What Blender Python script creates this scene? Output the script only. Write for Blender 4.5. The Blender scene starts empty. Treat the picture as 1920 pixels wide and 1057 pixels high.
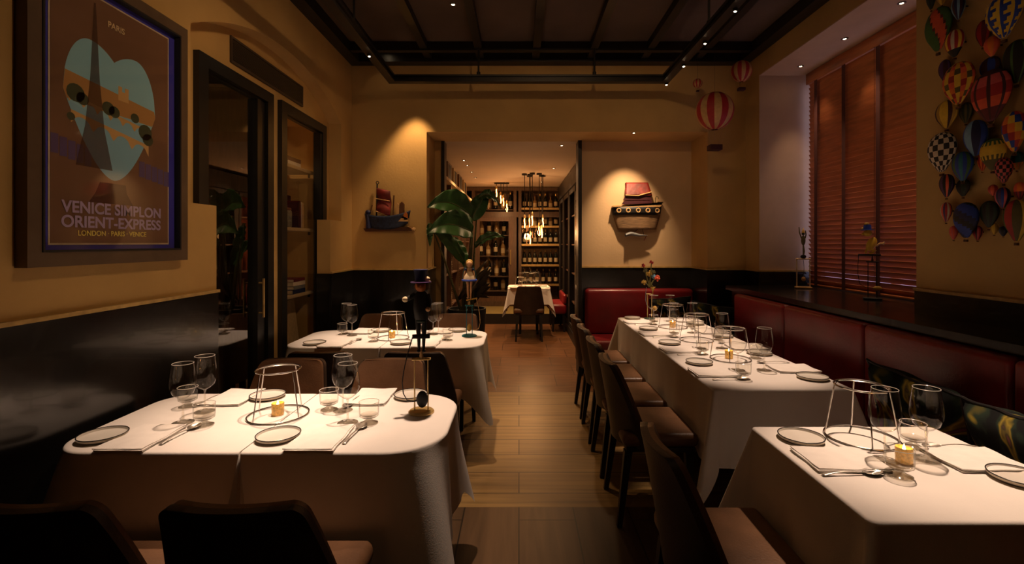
import bpy, math, random
from mathutils import Vector, Matrix, noise as mnoise
random.seed(7)
PI = math.pi
S = bpy.context.scene
COL = S.collection
CX, CY, F, CH = 973.0, 455.0, 920.0, 1.47      # principal point, horizon row, focal length (px of 1920), eye height

def at(px, py, Y):                # photograph pixel -> point at depth Y
    return Vector(((px - CX) / F * Y, Y, CH + (CY - py) / F * Y))
def on(px, py, z=0.75):           # photograph pixel -> point on the level z
    Y = (CH - z) * F / (py - CY)
    return Vector(((px - CX) / F * Y, Y, z))

# ------------------------------------------------------------------ materials
def srgb(r, g, b):
    f = lambda c: ((c / 255 + 0.055) / 1.055) ** 2.4 if c > 10 else c / 255 / 12.92
    return (f(r), f(g), f(b), 1)
MATS = {}
def mat(name, color=(0.5, 0.5, 0.5), rough=0.5, metal=0.0, var=0.0, scale=8.0, bump=0.0, bscale=60.0,
        emit=None, estr=0.0, coat=0.0, stretch=None, spec=None, sheen=0.0):
    if name in MATS: return MATS[name]
    m = bpy.data.materials.new(name); m.use_nodes = True
    nt = m.node_tree; b = nt.nodes['Principled BSDF']
    c = tuple(color)[:3] + (1,)
    b.inputs['Base Color'].default_value = c
    b.inputs['Roughness'].default_value = rough
    b.inputs['Metallic'].default_value = metal
    if coat: b.inputs['Coat Weight'].default_value = coat
    if sheen: b.inputs['Sheen Weight'].default_value = sheen
    if spec is not None: b.inputs['Specular IOR Level'].default_value = spec
    if emit:
        b.inputs['Emission Color'].default_value = tuple(emit)[:3] + (1,)
        b.inputs['Emission Strength'].default_value = estr
    if var or bump:
        tc = nt.nodes.new('ShaderNodeTexCoord'); mp = nt.nodes.new('ShaderNodeMapping')
        nt.links.new(tc.outputs['Object'], mp.inputs['Vector'])
        if stretch: mp.inputs['Scale'].default_value = stretch
        if var:
            n = nt.nodes.new('ShaderNodeTexNoise'); n.inputs['Scale'].default_value = scale; n.inputs['Detail'].default_value = 5
            nt.links.new(mp.outputs['Vector'], n.inputs['Vector'])
            r = nt.nodes.new('ShaderNodeValToRGB')
            r.color_ramp.elements[0].position = 0.3; r.color_ramp.elements[1].position = 0.7
            r.color_ramp.elements[0].color = tuple(max(0, x * (1 - var)) for x in c[:3]) + (1,)
            r.color_ramp.elements[1].color = tuple(min(1, x * (1 + var)) for x in c[:3]) + (1,)
            nt.links.new(n.outputs['Fac'], r.inputs['Fac']); nt.links.new(r.outputs['Color'], b.inputs['Base Color'])
        if bump:
            n2 = nt.nodes.new('ShaderNodeTexNoise'); n2.inputs['Scale'].default_value = bscale; n2.inputs['Detail'].default_value = 3
            nt.links.new(mp.outputs['Vector'], n2.inputs['Vector'])
            bp = nt.nodes.new('ShaderNodeBump'); bp.inputs['Strength'].default_value = bump; bp.inputs['Distance'].default_value = 0.01
            nt.links.new(n2.outputs['Fac'], bp.inputs['Height']); nt.links.new(bp.outputs['Normal'], b.inputs['Normal'])
    MATS[name] = m
    return m

def glass_mat(name, tint=(0.97, 0.96, 0.93), gloss=1.0, edge=0.25, rough=0.01, base=.045):
    m = bpy.data.materials.new(name); m.use_nodes = True; nt = m.node_tree
    for n in list(nt.nodes): nt.nodes.remove(n)
    o = nt.nodes.new('ShaderNodeOutputMaterial'); mx = nt.nodes.new('ShaderNodeMixShader')
    t = nt.nodes.new('ShaderNodeBsdfTransparent'); g = nt.nodes.new('ShaderNodeBsdfGlossy')
    g.inputs['Roughness'].default_value = rough; g.inputs['Color'].default_value = (gloss, gloss, gloss, 1)
    lw = nt.nodes.new('ShaderNodeLayerWeight'); lw.inputs['Blend'].default_value = 0.5
    pw = nt.nodes.new('ShaderNodeMath'); pw.operation = 'POWER'; pw.inputs[1].default_value = 5
    fr = nt.nodes.new('ShaderNodeMath'); fr.operation = 'MULTIPLY_ADD'; fr.inputs[1].default_value = .9; fr.inputs[2].default_value = base
    nt.links.new(lw.outputs['Facing'], pw.inputs[0]); nt.links.new(pw.outputs[0], fr.inputs[0])
    rp = nt.nodes.new('ShaderNodeValToRGB')
    rp.color_ramp.elements[0].color = tint + (1,); rp.color_ramp.elements[0].position = 0.45
    rp.color_ramp.elements[1].color = tuple(x * (1 - edge) for x in tint) + (1,); rp.color_ramp.elements[1].position = 1
    nt.links.new(lw.outputs['Facing'], rp.inputs['Fac']); nt.links.new(rp.outputs['Color'], t.inputs['Color'])
    nt.links.new(fr.outputs[0], mx.inputs['Fac'])
    nt.links.new(t.outputs[0], mx.inputs[1]); nt.links.new(g.outputs[0], mx.inputs[2]); nt.links.new(mx.outputs[0], o.inputs['Surface'])
    MATS[name] = m
    return m

def plank_mat(name, c1, c2, cm, length, width, rough, rot=0.0, grain=(2, 40, 2)):
    m = bpy.data.materials.new(name); m.use_nodes = True; nt = m.node_tree; b = nt.nodes['Principled BSDF']
    tc = nt.nodes.new('ShaderNodeTexCoord'); mp = nt.nodes.new('ShaderNodeMapping'); mp.inputs['Rotation'].default_value = (0, 0, rot)
    nt.links.new(tc.outputs['Object'], mp.inputs['Vector'])
    br = nt.nodes.new('ShaderNodeTexBrick'); br.inputs['Scale'].default_value = 1
    br.inputs['Color1'].default_value = c1 + (1,); br.inputs['Color2'].default_value = c2 + (1,); br.inputs['Mortar'].default_value = cm + (1,)
    br.inputs['Mortar Size'].default_value = 0.004; br.inputs['Brick Width'].default_value = length; br.inputs['Row Height'].default_value = width
    br.offset = 0.37
    nt.links.new(mp.outputs['Vector'], br.inputs['Vector'])
    mp2 = nt.nodes.new('ShaderNodeMapping'); mp2.inputs['Scale'].default_value = grain
    nt.links.new(mp.outputs['Vector'], mp2.inputs['Vector'])
    n = nt.nodes.new('ShaderNodeTexNoise'); n.inputs['Scale'].default_value = 1.0; n.inputs['Detail'].default_value = 6; n.inputs['Distortion'].default_value = 0.6
    nt.links.new(mp2.outputs['Vector'], n.inputs['Vector'])
    mx = nt.nodes.new('ShaderNodeMix'); mx.data_type = 'RGBA'; mx.blend_type = 'MULTIPLY'; mx.inputs['Factor'].default_value = 0.75
    r = nt.nodes.new('ShaderNodeValToRGB'); r.color_ramp.elements[0].position = 0.3; r.color_ramp.elements[1].position = 0.7
    r.color_ramp.elements[0].color = (0.5, 0.45, 0.4, 1); r.color_ramp.elements[1].color = (1.15, 1.1, 1.05, 1)
    nt.links.new(n.outputs['Fac'], r.inputs['Fac'])
    nt.links.new(br.outputs['Color'], mx.inputs['A']); nt.links.new(r.outputs['Color'], mx.inputs['B'])
    nt.links.new(mx.outputs['Result'], b.inputs['Base Color'])
    b.inputs['Roughness'].default_value = rough
    bp = nt.nodes.new('ShaderNodeBump'); bp.inputs['Strength'].default_value = 0.15; bp.inputs['Distance'].default_value = 0.004
    nt.links.new(n.outputs['Fac'], bp.inputs['Height']); nt.links.new(bp.outputs['Normal'], b.inputs['Normal'])
    MATS[name] = m
    return m

def floral_mat(name):
    m = bpy.data.materials.new(name); m.use_nodes = True; nt = m.node_tree; b = nt.nodes['Principled BSDF']
    tc = nt.nodes.new('ShaderNodeTexCoord')
    v = nt.nodes.new('ShaderNodeTexNoise'); v.inputs['Scale'].default_value = 3.6; v.inputs['Detail'].default_value = 2.5; v.inputs['Distortion'].default_value = 1.6
    nt.links.new(tc.outputs['Object'], v.inputs['Vector'])
    r = nt.nodes.new('ShaderNodeValToRGB'); cr = r.color_ramp
    cols = [(0, (.006, .006, .007)), (.44, (.008, .009, .009)), (.49, (.02, .035, .022)), (.535, (.30, .22, .03)), (.57, (.05, .04, .02)), (.62, (.26, .06, .09)), (.70, (.03, .05, .07)), (1, (.2, .09, .05))]
    cr.elements[0].color = cols[0][1] + (1,); cr.elements[1].position = 1; cr.elements[1].color = cols[-1][1] + (1,)
    for p, c in cols[1:-1]:
        e = cr.elements.new(p); e.color = c + (1,)
    nt.links.new(v.outputs['Fac'], r.inputs['Fac']); nt.links.new(r.outputs['Color'], b.inputs['Base Color'])
    b.inputs['Roughness'].default_value = 0.85; b.inputs['Specular IOR Level'].default_value = .15
    MATS[name] = m
    return m

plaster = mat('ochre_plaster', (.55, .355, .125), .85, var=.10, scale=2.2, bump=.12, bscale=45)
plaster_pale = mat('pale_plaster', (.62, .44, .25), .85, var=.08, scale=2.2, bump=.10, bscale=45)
soffit_m = mat('soffit_paint', (.60, .48, .36), .8, var=.05, scale=2, bump=.05)
lacquer = mat('black_lacquer', (.012, .011, .010), .20, var=.35, scale=3, bump=.03, bscale=7, coat=.15)
gilt = mat('gilt_cap', (.50, .34, .12), .42, var=.2, scale=20)
ceil_m = mat('ceiling_paint', (.105, .070, .050), .8, var=.2, scale=2)
beam_m = mat('dark_beam_metal', (.012, .010, .009), .42, var=.25, scale=6)
dkmetal = mat('black_frame_metal', (.012, .012, .012), .35, var=.2, scale=10)
glass = glass_mat('clear_glass', edge=.55, base=.042)
solid_glass = glass_mat('thick_glass', tint=(.96, .94, .90), edge=.5, base=.16, rough=.04)
pane_m = glass_mat('window_pane', tint=(.93, .92, .88), edge=.1)
door_pane = glass_mat('door_glass', tint=(.80, .78, .74), edge=.1, base=.20)
steel = mat('polished_steel', (.62, .58, .54), .18, 1.0, var=.08, scale=30)
silver = mat('silver_cutlery', (.80, .74, .66), .30, .85, var=.06, scale=40)
linen = mat('white_linen', (.80, .75, .70), .9, var=.03, scale=6, bump=.06, bscale=220)
linen_n = mat('napkin_linen', (.83, .78, .73), .9, var=.04, scale=25, bump=.08, bscale=260)
china = mat('white_china', (.74, .70, .63), .22, var=.03, scale=10)
chinaside = mat('plate_underside', (.50, .42, .30), .35, var=.05)
darkrim = mat('dark_plate_rim', (.02, .018, .018), .25)
leather = mat('brown_leather', (.165, .082, .040), .38, var=.18, scale=9, bump=.12, bscale=120)
leather_d = mat('dark_leather_shell', (.040, .024, .016), .45, var=.25, scale=9, bump=.10, bscale=120)
redl = mat('oxblood_leather', (.205, .011, .016), .34, var=.18, scale=5, bump=.10, bscale=60)
blackwood = mat('black_wood', (.012, .010, .009), .45, var=.3, scale=20)
walnut = mat('walnut_wood', (.10, .052, .028), .45, var=.35, scale=6, stretch=(12, 12, 1.2), bump=.05)
oakw = mat('shelf_wood', (.46, .34, .18), .6, var=.12, scale=6, stretch=(2, 18, 18))
frame_w = mat('picture_frame_wood', (.115, .075, .045), .5, var=.15, scale=10)
black = mat('matt_black', (.010, .010, .010), .6, var=.2)
brass = mat('aged_brass', (.55, .38, .15), .40, .55, var=.15, scale=25)
wax = mat('candle_wax', (.80, .66, .42), .5, emit=(1, .45, .1), estr=.5)
flame_m = mat('candle_flame', (1, .7, .3), .5, emit=(1, .55, .18), estr=45)
candle_g = mat('gold_candle_glass', (.62, .36, .10), .25, var=.5, scale=90, emit=(1, .42, .08), estr=.22)
lamp_e = mat('lamp_glow', (1, .9, .7), .5, emit=(1, .72, .42), estr=60)
bulb_e = mat('filament_glow', (1, .6, .3), .5, emit=(1, .38, .12), estr=16)
slat_m = mat('cherry_slats', (.44, .150, .052), .42, var=.22, scale=5, stretch=(8, 1.0, 8))
tape_m = mat('maroon_tape', (.085, .022, .018), .85)
leaf_m = mat('green_leaf', (.030, .095, .022), .38, var=.35, scale=7)
leaf_d = mat('dry_leaf', (.06, .045, .025), .6, var=.4, scale=20)
stem_m = mat('plant_stem', (.10, .10, .035), .5, var=.2)
soil = mat('soil', (.02, .014, .01), .95, bump=.4, var=.3, scale=40)
floral = floral_mat('dark_floral_fabric')
bottle_m = mat('dark_bottle_glass', (.010, .012, .008), .12, var=.1)
bottle_c = mat('clear_spirit_bottle', (.28, .17, .07), .12, var=.2)
label_m = mat('cream_label', (.55, .45, .28), .7)
gold_foil = mat('gold_foil', (.55, .34, .09), .32, .8, var=.2)
carpet = mat('olive_carpet', (.17, .12, .030), .95, var=.2, scale=60, bump=.2)
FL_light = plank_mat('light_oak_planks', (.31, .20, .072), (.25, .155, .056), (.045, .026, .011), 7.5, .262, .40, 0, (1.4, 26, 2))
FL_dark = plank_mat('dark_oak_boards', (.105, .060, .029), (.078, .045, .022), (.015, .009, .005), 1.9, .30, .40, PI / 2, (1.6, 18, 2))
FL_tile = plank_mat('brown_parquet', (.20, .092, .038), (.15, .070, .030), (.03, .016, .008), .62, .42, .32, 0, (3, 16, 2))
def paint(n, r, g, b, rough=.55): return mat(n, srgb(r, g, b)[:3], rough, var=.12, scale=30)
P = dict(red=paint('paint_red', 165, 32, 38), dred=paint('paint_dark_red', 96, 20, 34), pink=paint('paint_pink', 205, 88, 92), coral=paint('paint_coral', 222, 92, 60),
         orange=paint('paint_orange', 226, 120, 36), yellow=paint('paint_yellow', 222, 186, 58), gold=paint('paint_gold', 176, 140, 54), green=paint('paint_green', 62, 104, 48),
         dgreen=paint('paint_dark_green', 22, 46, 32), teal=paint('paint_teal', 30, 110, 122), blue=paint('paint_blue', 28, 62, 158), navy=paint('paint_navy', 16, 26, 74),
         lblue=paint('paint_light_blue', 116, 160, 190), white=paint('paint_white', 214, 202, 182), black=paint('paint_black', 14, 12, 14), purple=paint('paint_purple', 74, 40, 96),
         maroon=paint('paint_maroon', 62, 18, 28), cream=paint('paint_cream', 232, 206, 164), skin=paint('paint_skin', 214, 164, 112), brown=paint('paint_brown', 92, 56, 30),
         tan=paint('paint_tan', 196, 158, 104), grey=paint('paint_grey', 120, 124, 128), olive=paint('paint_olive', 86, 80, 36), orhair=paint('paint_ginger', 186, 106, 40))

# ------------------------------------------------------------------ mesh builder
class MB:
    def __init__(s): s.v = []; s.f = []; s.mi = []
    def add(s, vs, fs, mi=0):
        o = len(s.v); s.v += [tuple(v) for v in vs]; s.f += [tuple(i + o for i in f) for f in fs]
        s.mi += [mi] * len(fs) if isinstance(mi, int) else list(mi)
        return s
    def box(s, c, d, rz=0, mi=0, M=None):
        x, y, z = d[0] / 2, d[1] / 2, d[2] / 2
        vs = [Vector((a * x, b * y, e * z)) for a in (-1, 1) for b in (-1, 1) for e in (-1, 1)]
        R = M if M is not None else Matrix.Rotation(rz, 3, 'Z')
        c = Vector(c)
        return s.add([R @ v + c for v in vs], [(0, 1, 3, 2), (4, 6, 7, 5), (0, 4, 5, 1), (2, 3, 7, 6), (0, 2, 6, 4), (1, 5, 7, 3)], mi)
    def bx(s, x0, x1, y0, y1, z0, z1, mi=0):
        return s.box(((x0 + x1) / 2, (y0 + y1) / 2, (z0 + z1) / 2), (abs(x1 - x0), abs(y1 - y0), abs(z1 - z0)), mi=mi)
    def frustum(s, p0, p1, a0, b0, a1, b1, mi=0):          # tapered rectangular bar
        p0 = Vector(p0); p1 = Vector(p1)
        vs = [p0 + Vector((x * a0 / 2, y * b0 / 2, 0)) for x, y in ((-1, -1), (1, -1), (1, 1), (-1, 1))] + \
             [p1 + Vector((x * a1 / 2, y * b1 / 2, 0)) for x, y in ((-1, -1), (1, -1), (1, 1), (-1, 1))]
        return s.add(vs, [(3, 2, 1, 0), (4, 5, 6, 7), (0, 1, 5, 4), (1, 2, 6, 5), (2, 3, 7, 6), (3, 0, 4, 7)], mi)
    def tube(s, pts, r, n=8, closed=False, mi=0):
        pts = [Vector(p) for p in pts]; N = len(pts); rr = r if isinstance(r, (list, tuple)) else [r] * N
        vs = []; up = None
        for i, p in enumerate(pts):
            a = pts[(i - 1) % N] if (closed or i > 0) else p
            b = pts[(i + 1) % N] if (closed or i < N - 1) else p
            t = (b - a).normalized()
            if up is None:
                up = Vector((0, 0, 1)) if abs(t.z) < .9 else Vector((1, 0, 0))
            u = (up - t * up.dot(t))
            if u.length < 1e-6: u = t.orthogonal()
            u.normalize(); up = u; w = t.cross(u)
            for k in range(n):
                q = 2 * PI * k / n
                vs.append(p + (u * math.cos(q) + w * math.sin(q)) * rr[i])
        fs = []
        for i in range(N if closed else N - 1):
            j = (i + 1) % N
            for k in range(n):
                l = (k + 1) % n
                fs.append((i * n + k, i * n + l, j * n + l, j * n + k))
        if not closed:
            fs.append(tuple(range(n))[::-1]); fs.append(tuple((N - 1) * n + k for k in range(n)))
        return s.add(vs, fs, mi)
    def ring(s, c, R, r, n=40, m=8, axis='Z', mi=0):
        c = Vector(c)
        ps = []
        for k in range(n):
            a = 2 * PI * k / n
            d = {'Z': (math.cos(a), math.sin(a), 0), 'Y': (math.cos(a), 0, math.sin(a)), 'X': (0, math.cos(a), math.sin(a))}[axis]
            ps.append(c + Vector(d) * R)
        return s.tube(ps, r, m, True, mi)
    def lathe(s, prof, n=24, c=(0, 0, 0), mi=None, sx=1, sy=1, close=False):
        c = Vector(c); vs = []; fs = []; ms = []
        N = len(prof)
        for r, z in prof:
            for k in range(n):
                a = 2 * PI * k / n
                vs.append(c + Vector((r * math.cos(a) * sx, r * math.sin(a) * sy, z)))
        for i in range(N - 1):
            for k in range(n):
                l = (k + 1) % n
                fs.append((i * n + k, i * n + l, (i + 1) * n + l, (i + 1) * n + k))
                ms.append(mi(k, i) if callable(mi) else (mi or 0))
        if close:
            if prof[0][0] > 1e-5: fs.append(tuple(range(n))[::-1]); ms.append(mi(0, 0) if callable(mi) else (mi or 0))
            if prof[-1][0] > 1e-5: fs.append(tuple((N - 1) * n + k for k in range(n))); ms.append(mi(0, N - 2) if callable(mi) else (mi or 0))
        return s.add(vs, fs, ms)
    def ell(s, c, r, n=16, m=10, mi=0, M=None):
        R = M if M is not None else Matrix.Identity(3); c = Vector(c)
        vs = []; fs = []
        for i in range(m + 1):
            t = PI * i / m
            for k in range(n):
                a = 2 * PI * k / n
                vs.append(R @ Vector((r[0] * math.sin(t) * math.cos(a), r[1] * math.sin(t) * math.sin(a), -r[2] * math.cos(t))) + c)
        for i in range(m):
            for k in range(n):
                l = (k + 1) % n
                fs.append((i * n + k, i * n + l, (i + 1) * n + l, (i + 1) * n + k))
        return s.add(vs, fs, mi)
    def prism(s, poly, fn, d0, d1, mi=0):                    # poly of 2-D points, fn(a,b,d) -> 3-D
        n = len(poly)
        vs = [fn(a, b, d0) for a, b in poly] + [fn(a, b, d1) for a, b in poly]
        fs = [tuple(range(n))[::-1], tuple(range(n, 2 * n))] + [(i, (i + 1) % n, n + (i + 1) % n, n + i) for i in range(n)]
        return s.add(vs, fs, mi)
    def grid(s, fn, nu, nv, closeu=False, mi=0):
        vs = [fn(i / nu, j / nv) for j in range(nv + 1) for i in range(nu + (0 if closeu else 1))]
        w = nu if closeu else nu + 1
        fs = [(j * w + i, j * w + (i + 1) % w, (j + 1) * w + (i + 1) % w, (j + 1) * w + i) for j in range(nv) for i in range(nu)]
        return s.add(vs, fs, mi)
    def rbox(s, x0, x1, y0, y1, z0, z1, r=.01, mi=0, seg=3):   # box with rounded edges (superellipsoid style corners)
        cx, cy, cz = (x0 + x1) / 2, (y0 + y1) / 2, (z0 + z1) / 2
        hx, hy, hz = (x1 - x0) / 2, (y1 - y0) / 2, (z1 - z0) / 2
        r = min(r, hx * .99, hy * .99, hz * .99)
        prof = []
        for i in range(seg + 1): a = -PI / 2 + PI / 2 * i / seg; prof.append((math.cos(a), -hz + r + r * math.sin(a)))
        for i in range(seg + 1): a = PI / 2 * i / seg; prof.append((math.cos(a), hz - r + r * math.sin(a)))
        vs = []; n = 4 * (seg + 1)
        for c, z in prof:
            for q in range(4):
                sx = (1, -1, -1, 1)[q]; sy = (1, 1, -1, -1)[q]
                for i in range(seg + 1):
                    a = PI / 2 * q + PI / 2 * i / seg
                    vs.append((cx + sx * (hx - r) + r * c * math.cos(a), cy + sy * (hy - r) + r * c * math.sin(a), cz + z))
        N = len(prof)
        fs = [(i * n + k, i * n + (k + 1) % n, (i + 1) * n + (k + 1) % n, (i + 1) * n + k) for i in range(N - 1) for k in range(n)]
        fs += [tuple(range(n))[::-1], tuple((N - 1) * n + k for k in range(n))]
        return s.add(vs, fs, mi)
    def build(s, name, m, parent=None, smooth=True, loc=None, solid=None, sub=0, angle=.7):
        me = bpy.data.meshes.new(name); me.from_pydata(s.v, [], s.f)
        ms = m if isinstance(m, (list, tuple)) else [m]
        for q in ms: me.materials.append(q)
        if len(ms) > 1: me.polygons.foreach_set('material_index', s.mi)
        import bmesh
        bm = bmesh.new(); bm.from_mesh(me)
        bmesh.ops.remove_doubles(bm, verts=bm.verts, dist=1e-6)
        bmesh.ops.recalc_face_normals(bm, faces=bm.faces)
        if smooth:
            for fc in bm.faces: fc.smooth = True
            for e in bm.edges:
                if len(e.link_faces) == 2 and e.calc_face_angle(0) > angle: e.smooth = False
        bm.to_mesh(me); bm.free(); me.update()
        o = bpy.data.objects.new(name, me); COL.objects.link(o)
        if parent is not None: o.parent = parent
        if loc is not None: o.location = loc
        if solid:
            md = o.modifiers.new('thickness', 'SOLIDIFY'); md.thickness = solid; md.offset = 0
        if sub:
            md = o.modifiers.new('smooth', 'SUBSURF'); md.levels = sub; md.render_levels = sub
        return o

def tag(o, label, cat, group=None, kind=None):
    if label: o['label'] = label
    if cat: o['category'] = cat
    if group: o['group'] = group
    if kind: o['kind'] = kind
    return o
def thing(name, label, cat, loc=(0, 0, 0), rz=0, group=None):
    o = bpy.data.objects.new(name, None); COL.objects.link(o); o.empty_display_size = .05
    o.location = loc; o.rotation_euler = (0, 0, rz)
    return tag(o, label, cat, group)
def struct(name, mb, m, parent=None, smooth=False):
    o = mb.build(name, m, parent, smooth)
    if parent is None: o['kind'] = 'structure'
    return o
def dup(root, loc, rz=None, label=None, group=None, scale=None):
    r = root.copy(); COL.objects.link(r); r.location = loc
    if rz is not None: r.rotation_euler = (0, 0, rz)
    if scale: r.scale = scale
    if label: r['label'] = label
    if group: r['group'] = group
    for ch in list(root.children):
        c = ch.copy(); COL.objects.link(c); c.parent = r
        for g in list(ch.children):
            d = g.copy(); COL.objects.link(d); d.parent = c
    return r
class Proto:                      # the first placement uses the original, later ones copy it
    def __init__(s, make): s.make = make; s.src = None
    def put(s, loc, rz, label, group=None, scale=None):
        if s.src is None:
            s.src = s.make(); o = s.src; o.location = loc; o.rotation_euler = (0, 0, rz)
            if scale: o.scale = scale
            o['label'] = label
            if group: o['group'] = group
            return o
        return dup(s.src, loc, rz, label, group, scale or (1, 1, 1))
def text_mesh(name, body, m, parent, M, width=None, height=None, bold=0.0, ext=.0004):
    c = bpy.data.curves.new(name, 'FONT'); c.body = body; c.size = 1; c.align_x = 'CENTER'; c.align_y = 'CENTER'; c.extrude = .002; c.offset = bold
    t = bpy.data.objects.new(name, c); COL.objects.link(t)
    dg = bpy.context.evaluated_depsgraph_get(); dg.update()
    me = bpy.data.meshes.new_from_object(t.evaluated_get(dg))
    bpy.data.objects.remove(t); bpy.data.curves.remove(c)
    xs = [v.co.x for v in me.vertices]; ys = [v.co.y for v in me.vertices]
    mx, my = (min(xs) + max(xs)) / 2, (min(ys) + max(ys)) / 2
    kx = (width / (max(xs) - min(xs))) if width else 1
    ky = (height / (max(ys) - min(ys))) if height else kx
    if not width: kx = ky
    for v in me.vertices: v.co = M @ Vector(((v.co.x - mx) * kx, (v.co.y - my) * ky, v.co.z * ext / .002))
    me.materials.append(m)
    o = bpy.data.objects.new(name, me); COL.objects.link(o); o.parent = parent
    return o
# ------------------------------------------------------------------ camera / world / render settings
cam = bpy.data.cameras.new('camera'); co = bpy.data.objects.new('camera', cam); COL.objects.link(co)
co.location = (0, 0, CH); co.rotation_euler = (PI / 2, 0, 0)
cam.sensor_width = 36; cam.lens = F / 1920 * 36; cam.shift_x = -(CX - 960) / 1920; cam.shift_y = -(528.5 - CY) / 1920
cam.clip_start = .05; cam.clip_end = 100
S.camera = co
w = bpy.data.worlds.new('dusk_sky'); S.world = w; w.use_nodes = True
w.node_tree.nodes['Background'].inputs['Color'].default_value = (.42, .38, .62, 1)
w.node_tree.nodes['Background'].inputs['Strength'].default_value = 2.2
S.view_settings.view_transform = 'Standard'; S.view_settings.look = 'None'; S.view_settings.gamma = 1; S.view_settings.exposure = 0
S.view_settings.use_curve_mapping = False
S.cycles.transparent_max_bounces = 24; S.cycles.max_bounces = 8; S.cycles.sample_clamp_indirect = 4; S.cycles.caustics_reflective = False

# ------------------------------------------------------------------ room shell
XL, XR, YB, ZC, YR = -1.72, 2.333, 5.05, 3.39, -1.7
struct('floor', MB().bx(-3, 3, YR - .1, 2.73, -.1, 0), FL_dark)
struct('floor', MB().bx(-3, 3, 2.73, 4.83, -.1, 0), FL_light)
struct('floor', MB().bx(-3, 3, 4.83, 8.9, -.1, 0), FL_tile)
struct('floor', MB().bx(-1.2, 1.15, 8.9, 10.7, -.1, .18), carpet)
struct('trim_1', MB().bx(-1.15, 1.1, 8.875, 8.9, .0, .185), blackwood)
struct('ceiling', MB().bx(-3, 3, YR - .1, 5.6, ZC, ZC + .1), ceil_m)
ARC, ARS, ARR = 3.66, 2.62, .28
_R = (1.09 ** 2 + ARR ** 2) / (2 * ARR)
arch = lambda y: ARS - (_R - ARR) + math.sqrt(max(0, _R * _R - (y - ARC) ** 2))
m = MB()
m.bx(XL - .12, XL, YR, 2.57, 0, ZC).bx(XL - .12, XL, 4.75, YB + .3, 0, ZC)
m.bx(XL - .12, XL, 2.57, 2.79, 0, 1.68).bx(XL - .12, XL, 4.47, 4.75, 0, 1.68)
N = 28
for i in range(N):
    y0 = 2.57 + 2.18 * i / N; y1 = 2.57 + 2.18 * (i + 1) / N
    m.prism([(y0, arch(y0)), (y1, arch(y1)), (y1, ZC), (y0, ZC)], lambda a, b, d: (d, a, b), XL - .12, XL)
struct('wall_left', m, plaster)
XA = XL - .12
F1, F2, ZF = (2.77, 3.617), (3.74, 4.61), 2.56
m = MB().bx(XA - .06, XA, 2.3, 5.0, ZF, 3.0).bx(XA - .06, XA, F1[1], F2[0], 0, ZF).bx(XA - .06, XA, F2[1], 5.0, 0, ZF).bx(XA - .06, XA, 2.3, F1[0], 0, ZF)
m.bx(XA - .06, XA, 2.3, 5.0, 0, .05)
struct('wall_alcove', m, plaster)
# bookcase recess behind the second glass front, unseen lobby behind the first, coloured dark so the pane shows reflections
m = MB().bx(-2.30, -2.26, 3.68, 4.70, 0, 2.7).bx(-2.26, XA - .06, F2[1] + .0, F2[1] + .05, 0, 2.62).bx(-2.26, XA - .06, F2[0] - .055, F2[0] - .005, 0, 2.62).bx(-2.26, XA - .06, F2[0], F2[1], ZF, 2.62).bx(-2.26, XA - .06, F2[0], F2[1], 0, .1)
struct('wall_bookcase', m, plaster)
m = MB().bx(-2.95, -2.9, 2.3, 3.68, 0, 2.7).bx(-2.9, XA - .06, 2.3, 2.35, 0, 2.7).bx(-2.9, XA - .06, 3.625, 3.68, 0, 2.7).bx(-2.9, XA - .06, 2.35, 3.63, 2.62, 2.7)
struct('wall_lobby', m, walnut)
struct('wall_back', MB().bx(XL - .3, -.95, YB, 5.53, 0, ZC), plaster)
struct('wall_back', MB().bx(-.95, 1.943, YB, 5.53, 2.61, ZC), plaster)
struct('wall_back', MB().bx(1.943, 3.0, YB, 5.65, 0, ZC), plaster)
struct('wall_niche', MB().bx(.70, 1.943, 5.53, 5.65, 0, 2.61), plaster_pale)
struct('wall_passage', MB().bx(-1.3, -.87, 5.53, 5.65, 0, 2.61), plaster)
struct('ceiling', MB().bx(-1.3, 1.943, 5.53, 10.7, 2.61, 2.70), soffit_m)
struct('wall_corridor', MB().bx(-1.2, -1.15, 5.65, 10.7, 0, 2.61), plaster)
struct('wall_corridor', MB().bx(1.1, 1.15, 5.65, 10.7, 0, 2.61), plaster)
struct('wall_far', MB().bx(-1.15, 1.1, 10.62, 10.7, .18, 2.61), walnut)
m = MB().bx(XR, XR + .62, YR, 2.88, 0, ZC).bx(XR, XR + .62, 4.77, YB, 0, ZC).bx(XR, XR + .62, 2.88, 4.77, 3.10, ZC).bx(XR, XR + .62, 2.88, 4.77, 0, 1.02)
struct('wall_right', m, plaster)
struct('wall_rear', MB().bx(-3, 3, YR - .1, YR, 0, ZC), plaster)
# pale paint of the window recess: far cheek and soffit
struct('trim_2', MB().bx(XR + .002, 2.87, 4.764, 4.772, 1.19, 3.095).bx(XR + .002, 2.87, 2.885, 4.764, 3.093, 3.102), mat('recess_paint', (.54, .40, .29), .8, var=.05, bump=.06))
# window behind the blind
m = MB()
for y in (2.885, 3.8, 4.735): m.bx(2.90, 2.945, y - .018, y + .022, 1.06, 3.09)
m.bx(2.90, 2.945, 2.885, 4.765, 1.06, 1.12).bx(2.90, 2.945, 2.885, 4.765, 3.04, 3.095)
wn = struct('window_1', m, mat('window_frame_paint', (.55, .52, .48), .5, var=.05))
MB().bx(2.918, 2.924, 2.90, 4.75, 1.1, 3.06).build('pane', pane_m, wn, False)

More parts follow.
